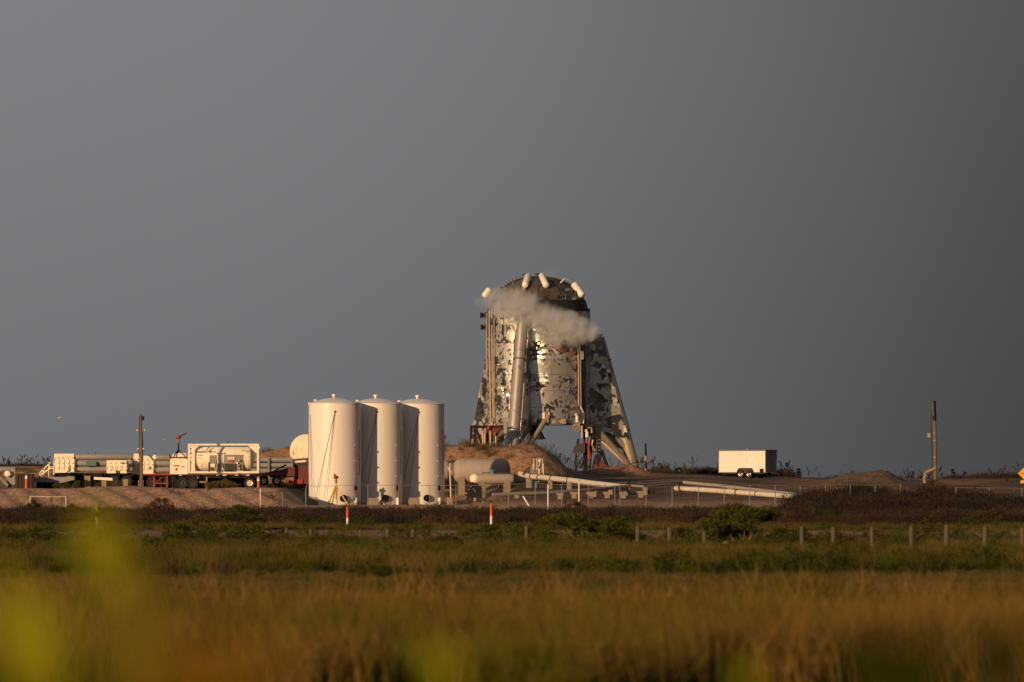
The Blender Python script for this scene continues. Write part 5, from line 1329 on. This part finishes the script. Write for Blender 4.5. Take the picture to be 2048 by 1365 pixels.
# timber bollards and the low rail
BOL = [(573, 352, 1057), (622, 348, 1060), (656, 346, 1061), (721, 342, 1061), (775, 338, 1059), (826, 334, 1060), (1053, 318, 1053), (1275, 300, 1053), (1340, 296, 1056), (1409, 292, 1064), (1604, 286, 1053), (1667, 284, 1055), (1744, 281, 1055), (1823, 279, 1052), (1893, 277, 1050), (1970, 274, 1053), (2046, 272, 1056)]
for i, (px, d, py) in enumerate(BOL):
    x = X(px, d); zg = g1(x, d); r = random.uniform(.075, .10); tl = random.uniform(-.02, .02)
    o = MB().axial((x, d, zg - .1), (tl, 0, 1), [(0, r * 1.04), ((Z(py, d) - zg) * .6, r), (Z(py, d) - zg + .08, r * .97), (Z(py, d) - zg + .11, r * .7)], 14).build('timber_bollard', 'bollard')
    tag(o, {1340: 'timber bollard under the small flat topped shrub', 1409: 'short timber bollard half hidden by the large rounded shrub', 1604: 'timber bollard next along from the large rounded shrub', 1053: 'lone timber bollard among the low green shrubs', 1275: 'timber bollard beside the broad bright shrub bank'}.get(px, 'grey round timber bollard in the row beyond the shrubs' if px > 1000 else 'short timber bollard in the row before the road'), 'bollard', 'timber bollards along the track')
# bird and wreck of dead yucca
def bird(px, py, d, lab, sz):
    c = P(px, py, d); t_ = thing('bird', lab, 'bird', c, 'birds in the sky')
    MB().ball(c, sz * .28, 10, 6, (1.7, .7, .7)).build('body', 'feather', t_)
    for s_ in (-1, 1): MB().poly([c + Vector((-.12 * sz, 0, .05 * sz)), c + Vector((.16 * sz, 0, .05 * sz)), c + Vector((.1 * sz, s_ * .5 * sz, .32 * sz)), c + Vector((-.2 * sz, s_ * .95 * sz, .5 * sz)), c + Vector((-.24 * sz, s_ * .5 * sz, .28 * sz))], (0, 0, 1), .02).build('wing', 'feather', t_)
    MB().ball(c + Vector((.45 * sz, 0, .1 * sz)), sz * .11, 8, 5).build('head', 'feather', t_)
bird(120, 836, 640, 'pale gull gliding above the tube trailers', .34)
bird(329, 879, 660, 'tiny dark bird near the black tripod monitor', .17)
# ================================================================ vegetation
field('tall_foreground_grass', 'tall reddish brown meadow grass', 8000, 92, 152, c_tall, 0.45, 0.95, tint_k=0.5, ytop=1200)
field('foreground_stalks', 'scattered taller tan grass stalks', 900, 95, 150, c_stalk, 0.55, 1.0, tint_k=0.1)
field('middle_grass', 'shorter brown meadow grass behind the tall grass', 9500, 138, 215, c_tall, 0.25, 0.6, tint_k=0.55, ytop=1188)
field('sage_grass', 'low grey green meadow growth', 12000, 172, 270, c_sage, 0.45, 1.0, tint_k=0.5, ytop=1132)
field('green_grass', 'green and tan grass along the track', 17000, 225, 350, c_green, 0.25, 0.7, tint_k=0.5, ytop=1082)
field('track_bushes', 'low leafy bushes scattered along the track', 1300, 290, 425, c_leaf, 0.4, 0.85, cat='weeds', tint_k=0.45, patch=0.35, ytop=1052)
field('track_grass', 'patchy short grass on the sandy track', 2200, 340, 425, c_green, 0.12, 0.3, tint_k=0.35, patch=0.25, ytop=1066)
field('road_edge_grass', 'tufts of grass along the near road edge', 2600, 402, 421, c_green, 0.2, 0.5, tint_k=0.35, patch=0.12)
field('verge_grass', 'olive grass below the dry brush', 6500, 418, 485, c_green, 0.16, 0.36, tint_k=0.5, patch=-0.25)
field('dry_brush', 'dark dry brush hedge below the fence', 5000, 455, 588, c_brush, 0.4, 0.9, cat='brush', tint_k=0.5, keep=lambda x, y: (y < 565 + 18 * lump(x, y, 0.2, 4)) | (x > 19))
field('red_weeds', 'reddish dry weeds among the brush', 1500, 450, 580, c_red, 0.4, 0.9, cat='brush', tint_k=0.4, patch=0.25)
field('brush_greens', 'green low bushes at the foot of the brush', 1100, 432, 540, c_leaf, 0.4, 1.0, cat='brush', tint_k=0.45, patch=0.25)
field('tall_brush', 'taller dark thicket near the vent pole', 1100, 540, 604, c_brush, 0.8, 1.5, cat='brush', x0=1590, x1=2110, tint_k=0.7)
field('meadow_shrublets', 'small leafy weeds among the meadow grass', 1500, 215, 345, c_leaf, 0.35, 0.9, cat='weeds', tint_k=0.6, patch=0.3, ytop=1066)
field('dark_hollows', 'dark green low rushes between the meadow bands', 1500, 205, 250, c_leaf, 0.35, 0.6, cat='weeds', tint_k=1.0, patch=0.25, ytop=1118)
field('bank_weeds', 'green weeds on the earth banks', 900, 600, 664, c_leaf, 0.25, 0.6, cat='weeds', tint_k=0.2, patch=0.45)
field('berm_grass', 'grass tufts on the earth berm', 1500, 667, 688, c_green, 0.35, 0.7, cat='grass', tint_k=0.5, patch=0.35, x0=480, x1=1150)
field('dune_scrub', 'low dark scrub covering the dunes', 6500, 735, 850, c_brush, 0.35, 0.8, cat='scrub', tint_k=0.35)
field('sea_oats', 'sea oats with drooping seed heads on the dunes', 420, 740, 850, c_oat, 0.7, 1.35, cat='sea oats', tint_k=0.7)
field('berm_oats', 'sparse sea oats on the earth berm', 26, 676, 684, c_oat, 0.45, 0.75, cat='sea oats', tint_k=0.7, x0=860, x1=1140)

def shrub(name, label, px, d, w, h, n, leaf, m, seed, dome=1.0, group=None, twig=True):
    rng = np.random.default_rng(seed); x = X(px, d); zg = g1(x, d)
    t_ = thing(name, label, 'shrub', (x, d, zg), group)
    st = MB()
    for k in range(7):
        a = rng.uniform(0, 6.28); l_ = rng.uniform(.3, .8)
        st.path([(x, d, zg - .05), (x + math.cos(a) * w * .15, d + math.sin(a) * w * .15, zg + h * .3), (x + math.cos(a) * w * .34 * l_, d + math.sin(a) * w * .34 * l_, zg + h * .6)], [.035, .022, .008], 5)
    st.build('stem', 'wood', t_)
    nc = 26
    cx_ = rng.uniform(-.5, .5, nc); cy_ = rng.uniform(-.5, .5, nc); top = np.sqrt(np.clip(1 - (cx_ * 1.9) ** 2, .05, 1)) * dome + (1 - dome)
    cz_ = rng.uniform(.15, .95, nc) * top; rr = rng.uniform(.10, .20, nc)
    V = []
    k = rng.integers(0, nc, n); dv = rng.normal(0, 1, (n, 3)); dv /= np.linalg.norm(dv, axis=1)[:, None]
    p = np.stack([cx_[k] * w, cy_[k] * w * .8, cz_[k] * h], 1) + dv * (rr[k] * rng.uniform(.3, 1.15, n))[:, None] * np.array([w, w * .8, h])
    p[:, 2] = np.abs(p[:, 2])
    u = rng.normal(0, 1, (n, 3)); u[:, 2] += .4; u /= np.linalg.norm(u, axis=1)[:, None]
    s_ = np.cross(u, rng.normal(0, 1, (n, 3))); s_ /= np.linalg.norm(s_, axis=1)[:, None]; sz = leaf * rng.uniform(.5, 1.4, n)[:, None]
    V = np.concatenate([p - u * sz, p + s_ * sz * .4, p + u * sz, p - s_ * sz * .4]); i = np.arange(n)
    me_ = mesh_np('foliage', V, np.stack([i, i + n, i + 2 * n, i + 3 * n], 1), M[m])
    o = bpy.data.objects.new('foliage', me_); COL.objects.link(o); o.parent = t_
    return t_
shrub('green_shrub', 'large rounded green shrub with dark hollows behind the bollards', 1487, 300, 3.6, 1.65, 17000, .06, 'shrub', 1)
shrub('green_shrub', 'broad bright green shrub bank beside the taller marker post', 1165, 322, 3.6, 1.25, 14000, .055, 'shrub', 2, .7)
shrub('green_shrub', 'low green shrub growing at the foot of the taller marker post', 1010, 330, 3.2, .75, 5500, .05, 'shrub', 3, .5)
shrub('green_shrub', 'small flat topped green shrub above a timber bollard', 1354, 310, 1.1, .95, 2600, .045, 'shrub', 4, .6)
shrub('red_shrub', 'reddish brown dry shrub below the earth bank', 320, 560, 2.0, 1.35, 4500, .06, 'redbrush', 5, .9)
shrub('green_shrub', 'dark green shrub in the brush beyond the road below the tank container', 482, 470, 2.2, 1.05, 4500, .06, 'shrub', 6, .9)
shrub('green_shrub', 'dark green shrub at the foot of the gate frame', 143, 520, 1.7, 1.0, 3500, .06, 'shrub', 7, .9)
shrub('green_shrub', 'dark upright shrub between gate post and dead stalk', 68, 540, 1.0, 1.25, 2500, .06, 'brush', 8, .9)
shrub('green_shrub', 'green weed clump below the maroon marker on the bank edge', 124, 634, 1.3, .5, 1500, .05, 'shrub', 9, .6)
shrub('green_shrub', 'olive weed clump in front of the chassis wheels', 440, 637, 2.6, .75, 3500, .05, 'greengrass', 10, .6)
shrub('red_shrub', 'tan dry bush standing by the tallest survey post', 1150, 585, 1.6, 1.0, 2200, .06, 'redbrush', 12, .7)
shrub('red_shrub', 'dark leafless thicket bush at the foot of the vent pole', 1860, 600, 4.2, 2.0, 7000, .06, 'brush', 13, .8)
shrub('red_shrub', 'dark thicket bush before the spoil heap', 1665, 592, 3.6, 1.6, 6000, .06, 'brush', 14, .8)
shrub('green_shrub', 'bushy green clump in the meadow below the dry red shrub', 385, 330, 2.0, .9, 4500, .05, 'shrub', 15, .8)
shrub('green_shrub', 'leafy green clump next to the meadow clump below the road', 500, 318, 1.9, .85, 4500, .05, 'shrub', 16, .8)
shrub('green_shrub', 'low green clump in the meadow below the gate frame', 60, 322, 2.6, .75, 5000, .05, 'shrub', 17, .7)
shrub('green_shrub', 'dark rounded scrub tree behind the maroon skip', 68, 700, 2.6, 2.0, 4500, .09, 'brush', 18, .9)
# yucca and dead stalk
def yucca():
    d = 430.0; x = X(194, d); zg = g1(x, d); c = Vector((x, d, Z(1030, d)))
    t_ = thing('yucca_plant', 'spiky yellow green yucca crown on a short trunk beside the road', 'yucca', (x, d, zg))
    MB().path([(x, d, zg - .1), (x + .03, d, (zg + c.z) / 2), c], [.14, .12, .10], 8).build('trunk', 'wood', t_)
    rng = random.Random(3)
    for k in range(46):
        a = rng.uniform(0, 6.283); e = rng.uniform(-.35, 1.45); L = rng.uniform(.5, .8)
        dr = Vector((math.cos(a) * math.cos(e), math.sin(a) * math.cos(e), math.sin(e))); sd = dr.cross(Vector((0, 0, 1))).normalized() * .055
        MB().add([c - sd, c + sd, c + dr * L * .5 + sd * 1.1, c + dr * L, c + dr * L * .5 - sd * 1.1], [(0, 1, 2, 3, 4)]).build('leaf', 'yucca', t_, smooth=False)
M['yucca'] = leaf_mat('yucca_leaf', (0.26, 0.26, 0.05), (0.16, 0.18, 0.04), transl=.2)
yucca()
d = 566.0; x = X(103, d); zg = g1(x, d)
t_ = thing('dead_stalk', 'slim dark dead stalk with a ragged head before the earth bank', 'plant', (x, d, zg))
MB().path([(x, d, zg - .1), (x - .03, d, Z(1015, d)), (x + .01, d, Z(998, d))], [.07, .05, .04], 7).build('stem', 'wood', t_)
rngd = random.Random(4)
for k in range(26):
    a = rngd.uniform(0, 6.283); e = rngd.uniform(-1.2, 1.3); dr = Vector((math.cos(a) * math.cos(e), math.sin(a) * math.cos(e), math.sin(e))); sd = dr.cross(Vector((0, 0, 1))).normalized() * .03
    c = Vector((x, d, Z(999, d))); MB().add([c - sd, c + sd, c + dr * .28], [(0, 1, 2)]).build('dead_leaf', 'brush', t_, smooth=False)
# tag on the shrub
o = MB().poly([P(1446, 1085, 290), P(1453, 1084, 290), P(1455, 1096, 290), P(1449, 1099, 290)], (0, 1, 0), .03).build('plastic_bag', 'tag'); tag(o, 'scrap of white plastic caught below the large rounded shrub', 'litter')

# ---------------------------------------------------------------- tall leafy weeds close to the camera
M['near_leaf'] = leaf_mat('near_leaf', (0.27, 0.29, 0.012), (0.18, 0.20, 0.010), transl=.35)
M['near_olive'] = leaf_mat('near_olive', (0.15, 0.13, 0.02), (0.11, 0.11, 0.02), transl=.3)
M['near_amber'] = leaf_mat('near_amber', (0.17, 0.10, 0.010), (0.13, 0.08, 0.008), transl=.3)
M['near_dark'] = leaf_mat('near_dark', (0.025, 0.028, 0.006), (0.03, 0.02, 0.006), transl=.15)
def weed(label, px, d, leaves_, m, name='broadleaf_weed'):
    """leaves_: (px, py, size px) of the leaf centres"""
    x = X(px, d); zg = g1(x, d)
    t_ = thing(name, label, 'weed', (x, d, zg), 'tall weeds by the viewpoint')
    top = max(Z(py, d) for _, py, _ in leaves_); rng = random.Random(int(px))
    MB().path([(x, d, zg - .05), (x + .03, d, zg + top * .5), (x, d, top)], [.012, .01, .004], 6).build('stem', m, t_)
    for lx, ly, ls in leaves_:
        c = P(lx, ly, d + rng.uniform(-.25, .25)); L = S(ls, d); w = L * .62
        a = rng.uniform(-.5, .5); ux = Vector((math.cos(a) * .35, -.25, .9)).normalized(); sx = ux.cross(Vector((0, -1, .1))).normalized()
        if lx < px: ux.x *= -1
        pts = [c - ux * L, c - ux * L * .4 + sx * w * .75, c + ux * L * .1 + sx * w, c + ux * L * .6 + sx * w * .6, c + ux * L, c + ux * L * .6 - sx * w * .6, c + ux * L * .1 - sx * w, c - ux * L * .4 - sx * w * .75]
        lf = MB().add(pts, [tuple(range(8))]).build('leaf', m, t_, smooth=False)
        MB().path([(x, d, min(top, c.z) - .05), c - ux * L], .003, 4).build('petiole', m, lf)
weed('bright yellow green broadleaf weed rising highest near the viewpoint', 205, 12.5, [(205, 1080, 62), (228, 1125, 58), (190, 1055, 45), (180, 1110, 50), (235, 1160, 45)], 'near_leaf')
weed('olive broadleaf weed with drooping leaves beside the bright weed', 290, 13.5, [(285, 1190, 75), (305, 1255, 75), (260, 1310, 80), (290, 1350, 80), (310, 1200, 60)], 'near_olive')
weed('yellow green broadleaf weed with large low leaves next to the olive weed', 60, 11.5, [(30, 1215, 75), (75, 1265, 80), (30, 1310, 75), (85, 1340, 75), (10, 1170, 50)], 'near_leaf')
weed('amber leaved weed low among the foreground grass', 400, 11, [(330, 1340, 75), (440, 1340, 75), (530, 1345, 60), (380, 1360, 70)], 'near_amber')
weed('lone lime green weed tip low in the foreground grass', 875, 14, [(870, 1325, 60), (885, 1355, 60), (985, 1300, 14)], 'near_leaf')
weed('small lime green weed tip low by the reddish grass', 1495, 15, [(1495, 1358, 38)], 'near_leaf')
weed('dark leaved weed low in the reddish grass', 1790, 12, [(1770, 1350, 100), (1830, 1360, 100), (1740, 1365, 90), (1800, 1340, 80)], 'near_dark')
weed('dark rounded weed leaf near the tall reddish grass', 1990, 13, [(1992, 1305, 75), (1995, 1350, 75), (2010, 1325, 70)], 'near_dark')
